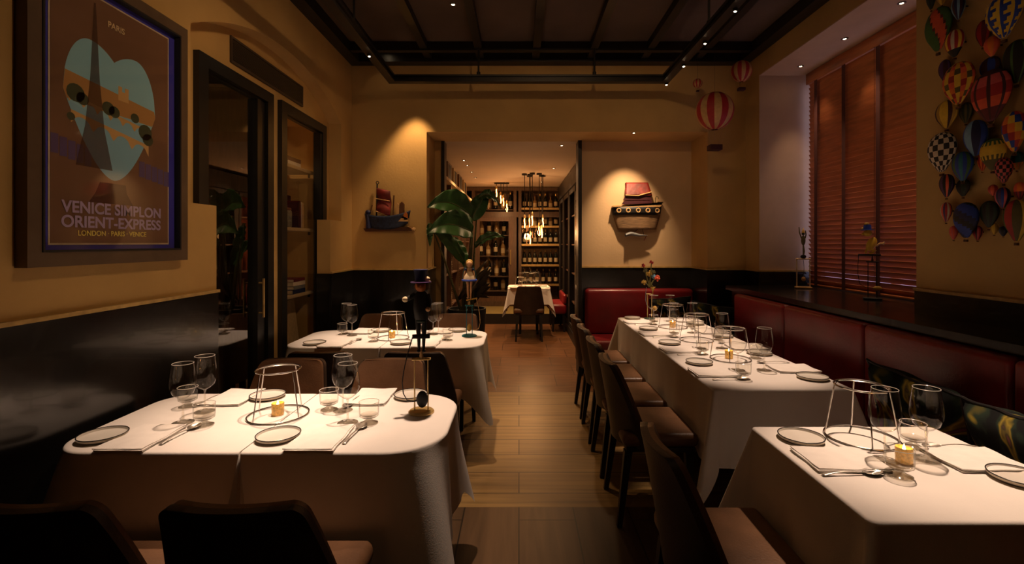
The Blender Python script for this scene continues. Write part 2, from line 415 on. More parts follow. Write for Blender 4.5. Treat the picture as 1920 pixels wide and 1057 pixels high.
# wainscot panels with gilt caps
TR = [2]
def wains(boxes, caps):
    TR[0] += 1
    b = MB()
    for q in boxes: b.bx(*q)
    o = struct('trim_%d' % TR[0], b, lacquer)
    c = MB()
    for q in caps: c.bx(*q)
    c.build('cap', gilt, o, False)
e = .012; Z1, Z2 = 1.190, 1.206
wains([(XL, XL + e, YR, 2.79 - .001, 0, Z1)], [(XL, XL + .022, YR, 2.79, Z1, Z2)])
wains([(XL, XL + e, 4.47, YB - e, 0, Z1), (XA, XL, 4.47 - e, 4.47, 0, Z1)], [(XL, XL + .022, 4.46, YB - .022, Z1, Z2)])
wains([(XL, -.95 + e, YB - e, YB, 0, Z1)], [(XL, -.95 + .022, YB - .022, YB, Z1, Z2)])
wains([(-.95, -.95 + e, YB, 5.53, 0, Z1)], [(-.95, -.95 + .022, YB, 5.53, Z1, Z2)])
wains([(.70, 1.943 - e, 5.53 - e, 5.53, 0, Z1)], [(.70, 1.943 - e, 5.53 - .022, 5.53, Z1, Z2)])
wains([(1.943 - e, 1.943, YB, 5.53, 0, Z1)], [(1.943 - .022, 1.943, YB, 5.53, Z1, Z2)])
wains([(1.943 - e, XR - e, YB - e, YB, 0, Z1)], [(1.943 - .022, XR - .022, YB - .022, YB, Z1, Z2)])
wains([(XR - e, XR, 4.77, YB, 0, Z1), (XR, 2.87, 4.764 - e, 4.764, 1.06, Z1)], [(XR - .022, XR, 4.77, YB, Z1, Z2), (XR - .022, 2.87, 4.742, 4.764, Z1, Z2)])
wains([(XR - e, XR, YR, 2.88, 1.06, Z1)], [(XR - .022, XR, YR, 2.88, Z1, Z2)])
# ledge behind the banquette running into the window recess
m = MB()
m.prism([(2.0, YR), (XR - e, YR), (XR - e, 2.88), (2.87, 2.88), (2.87, 4.75), (XR - e, 4.75), (2.0, 4.75)], lambda a, b, d: (a, b, d), 1.02, 1.06)
struct('window_sill', m, lacquer)
struct('trim_20', MB().bx(2.06, XR - e, YR, 4.75, 0, 1.02), lacquer)

# ceiling grid
def beam(*q): 
    o = struct('ceiling_beam', MB().bx(*q), beam_m); return o
for x in (-1.43, -.91, -.39, .17, .72, 1.26, 1.80): beam(x - .035, x + .035, YR, 4.93, ZC - .07, ZC)
for y in (4.71, 3.6, 2.5, 1.4, .3): beam(XL, XR, y - .03, y + .03, ZC - .085, ZC)
beam(XL, XR, 4.93, YB, ZC - .10, ZC)
beam(XL, XL + .11, YR, 4.93, ZC - .10, ZC)
beam(XR - .11, XR, YR, 4.93, ZC - .10, ZC)
fr = thing('suspended_frame', 'black suspended rectangular metal frame hanging below the dark ceiling grid', 'lighting frame', (0, 0, 0))
XF0, XF1, YF0, YF1, ZF0 = -1.245, 1.43, -.6, 4.71, 2.995
def rail(x0, x1, y0, y1):
    b = MB(); b.bx(x0, x1, y0, y1, ZF0, ZF0 + .018).bx(x0, x1, y0, y1, ZF0 + .05, ZF0 + .068)
    dx = .012 if x1 - x0 < .2 else 0; dy = .012 if y1 - y0 < .2 else 0
    b.bx(x0 + dx * 1.6, x1 - dx * 1.6, y0 + dy * 1.6, y1 - dy * 1.6, ZF0 + .018, ZF0 + .05)
    b.build('rail', beam_m, fr, False)
rail(XF0, XF0 + .07, YF0, YF1 - .07); rail(XF1 - .07, XF1, YF0, YF1 - .07); rail(XF0, XF1, YF1 - .07, YF1); rail(XF0, XF1, YF0 - .07, YF0)
for x, y in ((-.385, 4.675), (.72, 4.675), (XF0 + .035, 3.6), (XF1 - .035, 3.6), (XF0 + .035, 1.4), (XF1 - .035, 1.4)):
    b = MB(); b.tube([(x, y, ZF0 + .06), (x, y, ZC - .07)], .009, 8); b.tube([(x, y, ZF0 + .066), (x, y, ZF0 + .10)], .018, 10); b.build('hanger_rod', beam_m, fr)
for x, y in ((XF0 + .035, 3.97), (XF1 - .02, 3.72), (XF1 - .02, 4.2), (XF1 - .02, 3.2), (XF1 - .02, 4.69), (XF0 + .035, 2.6), (XF1 - .02, 2.3)):
    b = MB(); b.tube([(x, y, ZF0 + .01), (x, y, ZF0 - .018)], .017, 12)
    h = b.build('spot_head', beam_m, fr)
    MB().lathe([(0, -.0215), (.006, -.0210), (.0085, -.018)], 12, (x, y, ZF0)).build('lens', lamp_e, h)

# downlights
dl_n = ['near the left wall', 'by the front']
def downlight(x, y, z, label, r=.03, group=None):
    t = thing('downlight', label, 'downlight', (x, y, z), 0, group)
    MB().lathe([(r * .45, -.001), (r * .5, -.006), (r, -.004), (r, 0)], 20, close=False).build('trim_ring', mat('downlight_trim', (.10, .08, .06), .4), t)
    MB().lathe([(0, -.0035), (r * .42, -.003), (r * .45, -.001)], 16, close=False).build('lens', lamp_e, t)
    return t
downlight(-.53, 3.95, ZC, 'small ceiling downlight between beams, brightest in the left half of the dark ceiling')
downlight(-1.34, 4.80, ZC, 'small ceiling downlight in the far left corner of the dark ceiling')
for i, y in enumerate((4.51, 3.90, 3.32)):
    downlight(2.59, y, 3.093, 'recessed downlight in the window recess soffit, ' + ('farthest of three', 'middle of three', 'nearest of three')[i], .026, 'window recess downlights')
for i, y in enumerate((6.77, 7.23, 7.9, 8.57)):
    downlight(-.76, y, 2.61, 'downlight in the far room ceiling along the left shelves, ' + ('nearest', 'second from the opening', 'third from the opening', 'fourth from the opening')[i], .028, 'far room downlights')
downlight(1.19, 5.085, 2.61, 'recessed downlight in the niche soffit above the ark sculpture', .026)
downlight(.50, 5.75, 2.61, 'downlight in the far room ceiling just inside the opening on the right', .03, 'far room downlights')
downlight(.53, 7.5, 2.61, 'downlight in the far room ceiling right of the pendant lamps', .03, 'far room downlights')
downlight(.42, 9.2, 2.61, 'downlight in the far room ceiling close to the wine cabinet', .03, 'far room downlights')

# glass fronts in the alcove
def door(name, y0, y1, leaf):
    z0 = .05; xf0, xf1 = XA - .05, XA + .035; bw = .085
    b = MB().bx(xf0, xf1, y0, y0 + bw, z0, ZF).bx(xf0, xf1, y1 - bw, y1, z0, ZF).bx(xf0, xf1, y0 + bw, y1 - bw, ZF - .075, ZF).bx(xf0, xf1, y0 + bw, y1 - bw, z0, z0 + .12)
    b.bx(xf0 + .02, xf1 - .03, y0 + bw, y0 + bw + .012, z0 + .12, ZF - .075).bx(xf0 + .02, xf1 - .03, y0 + bw, y1 - bw, ZF - .087, ZF - .075)
    o = struct(name, b, dkmetal)
    MB().add([(XA - .012, y0 + bw, z0 + .12), (XA - .012, y1 - bw - leaf, z0 + .12), (XA - .012, y1 - bw - leaf, ZF - .087), (XA - .012, y0 + bw, ZF - .087)], [(0, 1, 2, 3)]).build('glass_pane', door_pane if leaf > .06 else pane_m, o, False)
    l = MB().bx(xf0 + .01, xf1 - .012, y1 - bw - leaf, y1 - bw - leaf + .04, z0 + .12, ZF - .087)
    if leaf > .06: l.bx(xf0 + .01, xf1 - .02, y1 - bw - leaf + .055, y1 - bw - .012, z0 + .12, ZF - .087)
    l.build('stile', dkmetal, o, False)
    return o
d1 = door('door_1', F1[0], F1[1], .12)
h = MB(); h.tube([(XA + .055, 3.43, .95), (XA + .055, 3.43, 1.22)], .009, 10); h.tube([(XA + .02, 3.43, .98), (XA + .055, 3.43, .98)], .007); h.tube([(XA + .02, 3.43, 1.19), (XA + .055, 3.43, 1.19)], .007)
h.build('door_handle', brass, d1)
door('door_2', F2[0], F2[1], .035)
vt = thing('air_vent', 'dark slotted air vent grille under the arch above the black glass doors', 'air vent', (XA, 3.64, 2.705))
b = MB().bx(0, .012, -.52, .52, -.085, -.070).bx(0, .012, -.52, .52, .070, .085).bx(0, .012, -.52, -.505, -.07, .07).bx(0, .012, .505, .52, -.07, .07)
ventm = mat('vent_brown_metal', (.060, .040, .026), .5, var=.1)
b.build('frame', ventm, vt, False)
b = MB()
for k in range(13): b.box((.006, 0, -.063 + k * .0105), (.010, 1.0, .004), M=Matrix.Rotation(.5, 3, 'Y'))
b.build('louvre', ventm, vt, False)
MB().bx(.0005, .002, -.5, .5, -.07, .07).build('backing', black, vt, False)

# ------------------------------------------------------------------ bookcase shelves and what stands on them
for i, z in enumerate((2.13, 1.60, 1.03)):
    sh = MB().rbox(-2.255, -1.91, F2[0] + .002, F2[1] - .05, z - .03, z, .004).build('bookcase_shelf', oakw)
    tag(sh, ('highest', 'middle', 'lowest')[i] + ' pale wooden shelf behind the narrow glass front', 'shelf', 'bookcase shelves')
    MB().bx(-1.95, -1.935, F2[1] - .08, F2[1] - .06, z - .06, z - .03).build('bracket', dkmetal, sh, False)
def book(c, d, colour, label, group):     # d = (thickness along Y, depth X, height Z) ; standing book spine to the room
    t = thing('book', label, 'book', c, 0, group)
    w_, dp, hh = d
    b = MB().bx(dp / 2 - .004, dp / 2, -w_ / 2, w_ / 2, 0, hh).bx(-dp / 2, dp / 2, -w_ / 2, -w_ / 2 + .003, 0, hh).bx(-dp / 2, dp / 2, w_ / 2 - .003, w_ / 2, 0, hh)
    b.build('cover', colour, t, False)
    MB().bx(-dp / 2 + .004, dp / 2 - .004, -w_ / 2 + .003, w_ / 2 - .003, .004, hh - .004).build('pages', mat('book_pages', (.62, .54, .40), .9), t, False)
    return t
yy = 4.25
for w_, hh, c, nm in ((.034, .22, P['maroon'], 'maroon hardback second from the jar'), (.026, .235, P['dred'], 'dark red book beside the maroon hardback'), (.022, .225, P['white'], 'thin white book between red and grey books'), (.03, .22, P['tan'], 'tan book at the right end of the row')):
    book((-1.995, yy + w_ / 2, 1.602), (w_, .16, hh), c, nm + ' on the middle shelf', 'books on the middle shelf'); yy += w_ + .002
t = thing('storage_jar', 'grey patterned storage jar left of the books on the middle shelf', 'jar', (-1.99, 4.185, 1.602))
MB().lathe([(.0, 0), (.045, 0), (.05, .01), (.05, .13), (.042, .145)], 20).build('body', mat('grey_glazed_jar', (.20, .18, .13), .35, var=.5, scale=60), t)
MB().lathe([(.043, .145), (.046, .15), (.043, .165), (.012, .172), (.010, .19), (0, .192)], 20).build('lid', P['brown'], t)
t = thing('carved_box', 'dark red carved box standing behind the books on the middle shelf', 'box', (-2.13, 4.40, 1.602))
MB().rbox(-.04, .04, -.09, .10, 0, .30, .008).build('body', P['maroon'], t)
MB().ring((0, .07, .335), .022, .007, 16, 6, 'X').tube([(0, .07, .3), (0, .07, .315)], .006).build('hook', P['black'], t)
t = thing('leaning_print', 'pale framed print leaning at the back of the highest shelf', 'picture', (-2.15, 4.36, 2.131))
Rm = Matrix.Rotation(-.2, 3, 'Y')
MB().box((0, 0, .13), (.014, .30, .26), M=Rm).build('frame', oakw, t, False)
MB().box((.0085, 0, .132), (.004, .27, .23), M=Rm).build('print', P['tan'], t, False)
MB().prism([(-.09, .03), (.09, .03), (.07, .07), (.02, .09), (.0, .15), (-.03, .09), (-.08, .07)], lambda a, b_, d: Rm @ Vector((d, a, b_)), .0105, .013).build('motif', P['olive'], t, False)
def flatbook(z, thick, c, label, x=-2.02, y=4.29, rz=0, sz=(.2, .24), group='books stacked on the lowest shelf'):
    t = thing('book', label, 'book', (x, y, z), rz, group)
    a, b_ = sz[0] / 2, sz[1] / 2
    MB().bx(-a, a, -b_, b_, 0, .003).bx(-a, a, -b_, b_, thick - .003, thick).bx(a - .003, a, -b_, b_, .003, thick - .003).build('cover', c, t, False)
    MB().bx(-a + .004, a - .003, -b_ + .004, b_ - .004, .003, thick - .003).build('pages', mat('book_pages', (.62, .54, .40), .9), t, False)
z = 1.031
for k, (th, c, nm) in enumerate(((.036, P['navy'], 'navy book at the bottom of the stack'), (.03, P['grey'], 'grey book second in the stack'), (.034, P['white'], 'white book third in the stack'), (.026, P['dred'], 'dark red book on top of the stack'))):
    flatbook(z, th, c, nm + ' on the lowest shelf', rz=.05 * (k % 2)); z += th + .001
flatbook(2.131, .03, P['white'], 'white book lying at the bottom of the pair on the highest shelf', y=4.20, group='books lying on the highest shelf')
flatbook(2.162, .034, P['brown'], 'brown book lying on the white book on the highest shelf', y=4.20, group='books lying on the highest shelf')
t = thing('canvas_picture', 'cream portrait canvas with a dark swirl leaning at the foot of the glass cupboard', 'picture', (-2.06, 4.36, .45))
Rm = Matrix.Rotation(-.12, 3, 'Y')
MB().box((0, 0, .25), (.02, .36, .5), M=Rm).build('canvas', P['cream'], t, False)
MB().prism([(.14 * math.cos(a) * (.8 + .25 * math.sin(3 * a)), .27 + .15 * math.sin(a)) for a in [2 * PI * k / 24 for k in range(24)]], lambda a, b_, d: Rm @ Vector((d, a, b_)), .0105, .013).build('dark_swirl', P['maroon'], t, False)
t2 = tag(MB().rbox(-2.25, -1.93, F2[0] + .002, F2[1] - .002, .101, .45, .004).build('cupboard_base', walnut), 'dark wooden plinth at the foot of the glass cupboard', 'plinth')
# ------------------------------------------------------------------ tables, cloths, chairs, banquettes
def dining_table(x0, x1, y0, y1, label, rad):
    cx, cy = (x0 + x1) / 2, (y0 + y1) / 2
    t = thing('dining_table', label, 'table', (cx, cy, 0), 0, 'dining tables')
    hx, hy = (x1 - x0) / 2 - .012, (y1 - y0) / 2 - .012
    po = []
    for i, (sx, sy) in enumerate(((-1, -1), (1, -1), (1, 1), (-1, 1))):
        r = max(.02, rad[i]); a0 = PI + PI / 2 * i
        po += [(sx * (hx - r) + r * math.cos(a0 + PI / 2 * k / 10), sy * (hy - r) + r * math.sin(a0 + PI / 2 * k / 10)) for k in range(11)]
    MB().prism(po, lambda a, b, d: (a, b, d), .715, .742).build('tabletop', walnut, t, False)
    ix, iy = hx - .18, hy - .18
    for a in (-1, 1):
        for b in (-1, 1):
            MB().frustum((a * ix, b * iy, 0), (a * ix, b * iy, .715), .032, .032, .05, .05).build('leg', blackwood, t, False)
    MB().bx(-ix, ix, -iy - .015, -iy + .015, .645, .7155).bx(-ix, ix, iy - .015, iy + .015, .645, .7155).build('apron', blackwood, t, False)
    return t
def tablecloth(x0, x1, y0, y1, label, rad=(.02,) * 4, drop=(.38,) * 4, top=.75, seam=None, seed=0, floor_gap=.02, flare=.30):
    """rad: front-left, front-right, back-right, back-left ; drop: front, right, back, left"""
    rnd = random.Random(seed); cx, cy = (x0 + x1) / 2, (y0 + y1) / 2
    pts = []                                           # (point, normal, corner index or None, corner angle)
    cor = [((x0, y0), (1, 1), PI, rad[0]), ((x1, y0), (-1, 1), 1.5 * PI, rad[1]), ((x1, y1), (-1, -1), 0, rad[2]), ((x0, y1), (1, -1), PI / 2, rad[3])]
    for i, ((px, py), (sx, sy), a0, r) in enumerate(cor):
        c = (px + sx * r, py + sy * r); n = 18
        for k in range(n + 1):
            a = a0 + PI / 2 * k / n
            pts.append((Vector((c[0] + r * math.cos(a), c[1] + r * math.sin(a))), Vector((math.cos(a), math.sin(a)))))
        (qx, qy), (tx, ty), _, r2 = cor[(i + 1) % 4]
        a = a0 + PI / 2
        p0 = pts[-1][0].copy(); p1 = Vector((qx + tx * r2, qy + ty * r2)) + Vector((math.cos(a), math.sin(a))) * r2
        L = (p1 - p0).length; n2 = max(2, int(L / .05))
        for k in range(1, n2):
            pts.append((p0.lerp(p1, k / n2), Vector((math.cos(a), math.sin(a)))))
    ex0, ex1, ey0, ey1 = x0 - drop[3], x1 + drop[1], y0 - drop[0], y1 + drop[2]
    n = len(pts); vs = []; fs = []
    ctr = Vector((cx, cy))
    rings = [.0001, .35, .7, .93, .985]
    for f_ in rings:
        for p, nn in pts: q = ctr.lerp(p, f_); vs.append((q.x, q.y, top))
    ph = [rnd.uniform(0, 6.28) for _ in range(4)]
    T = [0, .004, .010, .03] + [.03 + .97 * k / 9 for k in range(1, 10)]
    arc = 0; arcs = []
    for i in range(n):
        arcs.append(arc); arc += (pts[(i + 1) % n][0] - pts[i][0]).length + .02
    for j, tt in enumerate(T):
        for i, (p, nn) in enumerate(pts):
            d = 9
            if nn.x > 1e-3: d = min(d, (ex1 - p.x) / nn.x)
            if nn.x < -1e-3: d = min(d, (ex0 - p.x) / nn.x)
            if nn.y > 1e-3: d = min(d, (ey1 - p.y) / nn.y)
            if nn.y < -1e-3: d = min(d, (ey0 - p.y) / nn.y)
            d = min(d, top - floor_gap, max(drop) * 1.36)
            q = abs(nn.x * nn.y) * 2
            t = tt * d if j > 2 else (0, .004, .010)[j]
            out = (0, .005, .008)[j] if j < 3 else .008 + (t - .01) * (.045 + flare * q ** 1.3)
            if j > 2:
                amp = (t / d) ** 1.2 * d
                out += amp * .030 * math.sin(arcs[i] * 9 + ph[0]) * (1 - q) + amp * .012 * math.sin(arcs[i] * 23 + ph[1])
                ang = math.atan2(nn.y, nn.x)
                out -= amp * .10 * math.cos(8 * (ang - PI / 4)) * 0 + amp * .085 * (1 - math.cos(4 * (2 * ang))) / 2 * (1 if q > .05 else 0)
            z = top - ((0, .002, .007)[j] if j < 3 else t)
            X, Y = p.x + nn.x * out, p.y + nn.y * out
            if seam == 'right': X = min(X, x1 - (.11 * t if nn.y < -.02 else 0))
            if seam == 'left': X = max(X, x0 + (.11 * t if nn.y < -.02 else 0))
            vs.append((X, Y, max(z, floor_gap)))
    tot = len(rings) + len(T)
    for r in range(tot - 1):
        for i in range(n):
            k = (i + 1) % n
            fs.append((r * n + i, r * n + k, (r + 1) * n + k, (r + 1) * n + i))
    o = MB().add(vs, fs).build('tablecloth', linen, None, True, angle=1.3)
    tag(o, label, 'tablecloth', 'white tablecloths')
    return o
TBL = [
    ((-1.64, -.962, 1.69, 2.34), 'left half of the near left pair', (.14, .012, .012, .14), (.38, .22, .25, .30), 'right', 'left half of the rounded table nearest the left wall', 'left half of the near left table by the wall'),
    ((-.958, -.28, 1.69, 2.34), 'right half', (.012, .20, .20, .012), (.38, .38, .25, .22), 'left', 'right half of the near left table, top hatted figurine on it', 'right half of the near left table beside the aisle'),
    ((-1.64, -.962, 3.38, 4.04), '', (.14, .012, .012, .14), (.34, .22, .25, .30), 'right', 'left half of the rear left table near the bookcase', 'left half of the rear left table near the bookcase'),
    ((-.958, -.26, 3.38, 4.04), '', (.012, .16, .16, .012), (.34, .38, .25, .22), 'left', 'right half of the rear left table under the girl figurine', 'right half of the rear left table in front of the plant'),
    ((.96, 1.645, 2.41, 4.73), '', (.016,) * 4, (.38, .34, .38, .38), None, 'long table set for eight along the red banquette', 'long white cloth hanging over the long table by the banquette'),
    ((.915, 1.61, 1.27, 1.92), '', (.016,) * 4, (.38, .34, .38, .38), None, 'small square table nearest the camera on the right', 'white cloth of the small square table at the right front'),
    ((-.17, .49, 7.72, 8.42), '', (.03,) * 4, (.25, .36, .36, .36), None, 'small table in the far room below the pendant bulbs', 'white cloth of the small table in the far room'),
]
for i, (r, _, rad, drop, seam, l1, l2) in enumerate(TBL):
    dining_table(*r, 'cloth-covered dining table, ' + l1, rad)
    tablecloth(*r, 'white tablecloth, ' + l2, rad, drop, .75, seam, i + 3, flare=.34 if i in (4, 5) else .26)

def make_chair():
    t = thing('dining_chair', 'chair', 'chair', (0, 0, 0), 0, 'brown leather dining chairs')
    MB().rbox(-.225, .225, -.19, .205, .415, .487, .03).build('seat', leather, t)
    MB().rbox(-.205, .205, -.17, .19, .385, .4155, .01).build('seat_frame', blackwood, t)
    def half(v):
        w_ = .232 - .058 * max(0, (v - .25) / .75) ** 1.2
        if v > .92: w_ -= .030 * (1 - math.sqrt(max(0, 1 - ((v - .92) / .08) ** 2)))
        return w_
    def sh(u, v, off):
        a = (u - .5) * 2; x = a * half(v)
        z = .40 + .425 * v
        y = -.185 - .068 * v ** 1.1 + .10 * a * a * (1 - v) ** .8 + .022 * a * a + off
        return (x, y, z - (.0 if off else 0))
    def slab(o0, o1, sx):
        b = MB(); nu, nv = 16, 22
        ez = lambda v: 1 - (1 - v) ** 2.0
        for off in (o0, o1): b.grid(lambda u, v, off=off: tuple(Vector((sh(u, ez(v), off)[0] * sx, sh(u, ez(v), off)[1], sh(u, ez(v), off)[2]))), nu, nv)
        n = (nu + 1) * (nv + 1); w_ = nu + 1
        per = [i for i in range(w_)] + [j * w_ + nu for j in range(1, nv + 1)] + [nv * w_ + i for i in range(nu - 1, -1, -1)] + [j * w_ for j in range(nv - 1, 0, -1)]
        b.add([], [])
        for k in range(len(per)):
            a, c = per[k], per[(k + 1) % len(per)]
            b.f.append((a, c, c + n, a + n)); b.mi.append(0)
        return b
    slab(-.022, .004, 1.0).build('back_shell', leather_d, t, angle=1.0)
    slab(.004, .024, .965).build('backrest', leather, t, angle=1.0)
    for a in (-1, 1):
        MB().frustum((a * .195, -.205, 0), (a * .175, -.155, .39), .026, .026, .04, .04).build('leg', blackwood, t, False)
        MB().frustum((a * .190, .175, 0), (a * .175, .160, .39), .026, .026, .04, .04).build('leg', blackwood, t, False)
    return t
CH_ = Proto(make_chair)
G = 'brown leather dining chairs'
for x, y, rz, l in (
    (-1.22, 1.44, 0, 'dark-backed leather chair at the bottom left corner of the photo'),
    (-.705, 1.44, 0, 'dark-backed leather chair in the foreground beside the near left table, right one'),
    (-1.25, 2.49, PI, 'brown leather chair behind the near left table, left one'),
    (-.70, 2.49, PI, 'brown leather chair behind the near left table, right one behind the figurine'),
    (-1.19, 3.13, .02, 'dark-backed chair drawn to the front of the rear left table, left one'),
    (-.61, 3.13, -.03, 'dark-backed chair drawn to the front of the rear left table, right one'),
    (-1.24, 4.22, PI, 'brown chair between rear left table and back wall, left one'),
    (-.56, 4.22, PI, 'brown chair between rear left table and tall plant, right one'),
    (.725, 2.74, -PI / 2, 'leather chair along the long table, nearest of four'),
    (.725, 3.27, -PI / 2, 'leather chair along the long table, second of four from the camera'),
    (.725, 3.79, -PI / 2, 'leather chair along the long table, third of four from the camera'),
    (.725, 4.30, -PI / 2, 'leather chair along the long table, farthest of four'),
    (.69, 1.62, -PI / 2, 'leather chair facing the small right table, nearest chair on the right'),
    (.15, 7.50, 0, 'dark chair with its back to us at the far room table')):
    CH_.put((x, y, 0), rz, l, G)

# banquettes
def banquette_back(y0, y1, n, name, label):
    t = thing('banquette', label, 'banquette', (0, 0, 0))
    MB().rbox(1.52, 2.058, y0 + .01, y1 - .01, .06, .34, .01).build('base', blackwood, t)
    L = (y1 - y0) / n
    for k in range(n):
        a, b = y0 + L * k, y0 + L * (k + 1)
        MB().rbox(1.50, 2.0, a + .002, b - .002, .335, .47, .045, seg=4).build('seat_cushion', redl, t)
        m_ = MB()
        for (p, q) in ((a + .003, b - .003),): 
            def f(u, v, p=p, q=q):
                return (0, 0, 0)
            m_.rbox(1.935, 2.056, p - .001, q + .001, .46, 1.012, .026, seg=5)
        m_.build('back_cushion', redl, t)
    return t
banquette_back(YR + .3, 4.43, 7, 'banquette', 'long oxblood leather banquette running below the window ledge on the right')
t = thing('banquette', 'short oxblood leather banquette in the niche under the ark sculpture', 'banquette', (0, 0, 0))
MB().rbox(.74, 1.925, 5.02, 5.51, .06, .34, .01).build('base', blackwood, t)
MB().rbox(.73, 1.928, 4.98, 5.42, .335, .47, .045, seg=4).build('seat_cushion', redl, t)
MB().rbox(.73, 1.928, 5.39, 5.515, .46, .962, .045, seg=5).build('back_cushion', redl, t)
t = thing('banquette', 'small red leather bench beside the far room table', 'banquette', (.655, 8.45, 0))
MB().rbox(-.12, .13, -.42, .40, .30, .46, .04, seg=4).build('seat_cushion', redl, t)
MB().rbox(.07, .13, -.42, .40, .46, .62, .04, seg=4).build('back_cushion', redl, t)
for a in (-1, 1):
    for b in (-1, 1): MB().frustum((a * .09, b * .34, 0), (a * .09, b * .34, .305), .03, .03, .045, .045).build('leg', blackwood, t, False)

# scatter cushions
def make_cushion():
    t = thing('cushion', 'c', 'cushion', (0, 0, 0), 0, 'dark floral cushions')
    def f(u, v):
        a = (u - .5) * 2; b = (v - .5) * 2
        return a, b
    b = MB(); n = 18; hs = .215
    for sgn in (-1, 1):
        def g(u, v, sgn=sgn):
            a, c = f(u, v)
            px = a * hs * (1 - .10 * (1 - abs(c)) * abs(a) ** 4 * 0 - .07 * (1 - c * c) * abs(a) ** 2 * 1)
            pz = c * hs * (1 - .07 * (1 - a * a))
            th = .085 * ((1 - a ** 4) * (1 - c ** 4)) ** .55
            return (px, sgn * th + .006 * math.sin(a * 7 + c * 4), pz)
        b.grid(g, n, n)
    o = b.build('cover', floral, t)
    pts = []
    for k in range(60):
        q = k / 60 * 4; s_, e_ = int(q), q % 1; a, c = [(-1 + 2 * e_, -1), (1, -1 + 2 * e_), (1 - 2 * e_, 1), (-1, 1 - 2 * e_)][s_]
        pts.append((a * hs * (1 - .07 * (1 - c * c) * a * a), .006 * math.sin(a * 7 + c * 4), c * hs * (1 - .07 * (1 - a * a))))
    MB().tube(pts, .006, 6, True).build('piping', P['black'], t)
    return t
CU = Proto(make_cushion)
def cushion(loc, yaw, lean, roll, label):
    o = CU.put(loc, 0, label, 'dark floral cushions')
    o.rotation_mode = 'XYZ'
    Mx = Matrix.Rotation(yaw, 3, 'Z') @ Matrix.Rotation(lean, 3, 'X') @ Matrix.Rotation(roll, 3, 'Y')
    o.rotation_euler = Mx.to_euler('XYZ')
cushion((1.80, 2.20, .685), -PI / 2 + .15, .38, .12, 'dark floral cushion leaning on the right banquette, the farther of two by the small table')
cushion((1.80, 1.70, .680), -PI / 2 - .10, .36, -.10, 'dark floral cushion on the right banquette, nearest the camera')
cushion((1.86, 4.66, .69), -.75, .3, .1, 'dark floral cushion in the far corner between the two red banquettes')
cushion((1.62, 5.27, .69), -.05, .35, -.08, 'dark floral cushion on the niche banquette behind the long table')
# ------------------------------------------------------------------ tableware
TOP = .7505
def make_plate():
    t = thing('side_plate', 'p', 'plate', group='side plates')
    r = .077
    MB().lathe([(0, .004), (r * .72, .004), (r * .93, .009), (r - .003, .0165)], 48).build('well', china, t)
    MB().lathe([(0, .0), (r * .66, .0), (r * .80, .001), (r * .97, .008), (r, .0165), (r - .003, .0165)], 48).build('underside', chinaside, t)
    MB().ring((0, 0, .0165), r - .0012, .0019, 56, 8).build('rim', darkrim, t)
    return t
def make_glass():
    t = thing('wine_glass', 'g', 'wine glass', group='wine glasses')
    MB().lathe([(0, .0005), (.039, .001), (.040, .0025), (.030, .004), (.012, .008), (.005, .014), (.0042, .03)], 32).build('foot', solid_glass, t)
    MB().ring((0, 0, .002), .0395, .0007, 36, 6).build('foot_highlight', rim_highlight, t)
    MB().lathe([(.0042, .03), (.0038, .06), (.0040, .085), (.006, .096)], 12, close=False).build('stem', solid_glass, t)
    MB().lathe([(.0, .0945), (.006, .096), (.020, .103), (.036, .117), (.0450, .140), (.0465, .158), (.0440, .188), (.0400, .216), (.0372, .2385)], 40).build('bowl', glass, t)
    MB().ring((0, 0, .2385), .0372, .0009, 40, 6).build('lip', rim_highlight, t)
    return t
rim_highlight = mat('painted_rim_highlight', (.75, .70, .62), .08, spec=.9)  # opaque pale colour painting bright highlights along the glass edges
def make_tumbler():
    t = thing('footed_tumbler', 't', 'tumbler', group='footed tumblers')
    MB().lathe([(0, .0005), (.034, .001), (.035, .0025), (.026, .006), (.012, .014), (.008, .021), (.012, .025)], 32).build('foot', solid_glass, t)
    MB().ring((0, 0, .002), .0345, .0007, 36, 6).build('foot_highlight', rim_highlight, t)
    MB().lathe([(.0, .024), (.030, .0255), (.037, .031), (.0385, .045), (.0390, .086)], 36).build('cup', glass, t)
    MB().lathe([(.0, .032), (.028, .0325), (.0340, .036)], 32).build('cup_base', solid_glass, t)
    MB().ring((0, 0, .086), .0390, .0011, 40, 6).build('lip', rim_highlight, t)
    return t
def make_spoon():
    t = thing('spoon', 's', 'spoon', group='silver spoons')
    def bowl(u, v):
        a = (u - .5) * 2; b = v
        w_ = .021 * math.sin(PI * min(1, max(0, b)) ** .8) ** .6
        x = a * w_; y = .062 + .062 * b
        z = .0035 + .008 * (a * a) * math.sin(PI * b) + .006 * abs(b - .5) * 2 - .001
        return (x, y, z)
    MB().grid(bowl, 10, 14).build('bowl', silver, t, solid=.0012)
    def h(u, v):
        w_ = .0028 + .0058 * max(0, (v - .55) / .45) ** 1.3 * (1 if v < .97 else .75)
        a = (u - .5) * 2
        return (a * w_, .064 - .135 * v, .008 - .004 * v + .006 * math.sin(PI * v) - .0012 * a * a)
    MB().grid(h, 4, 20).build('handle', silver, t, solid=.0018)
    return t
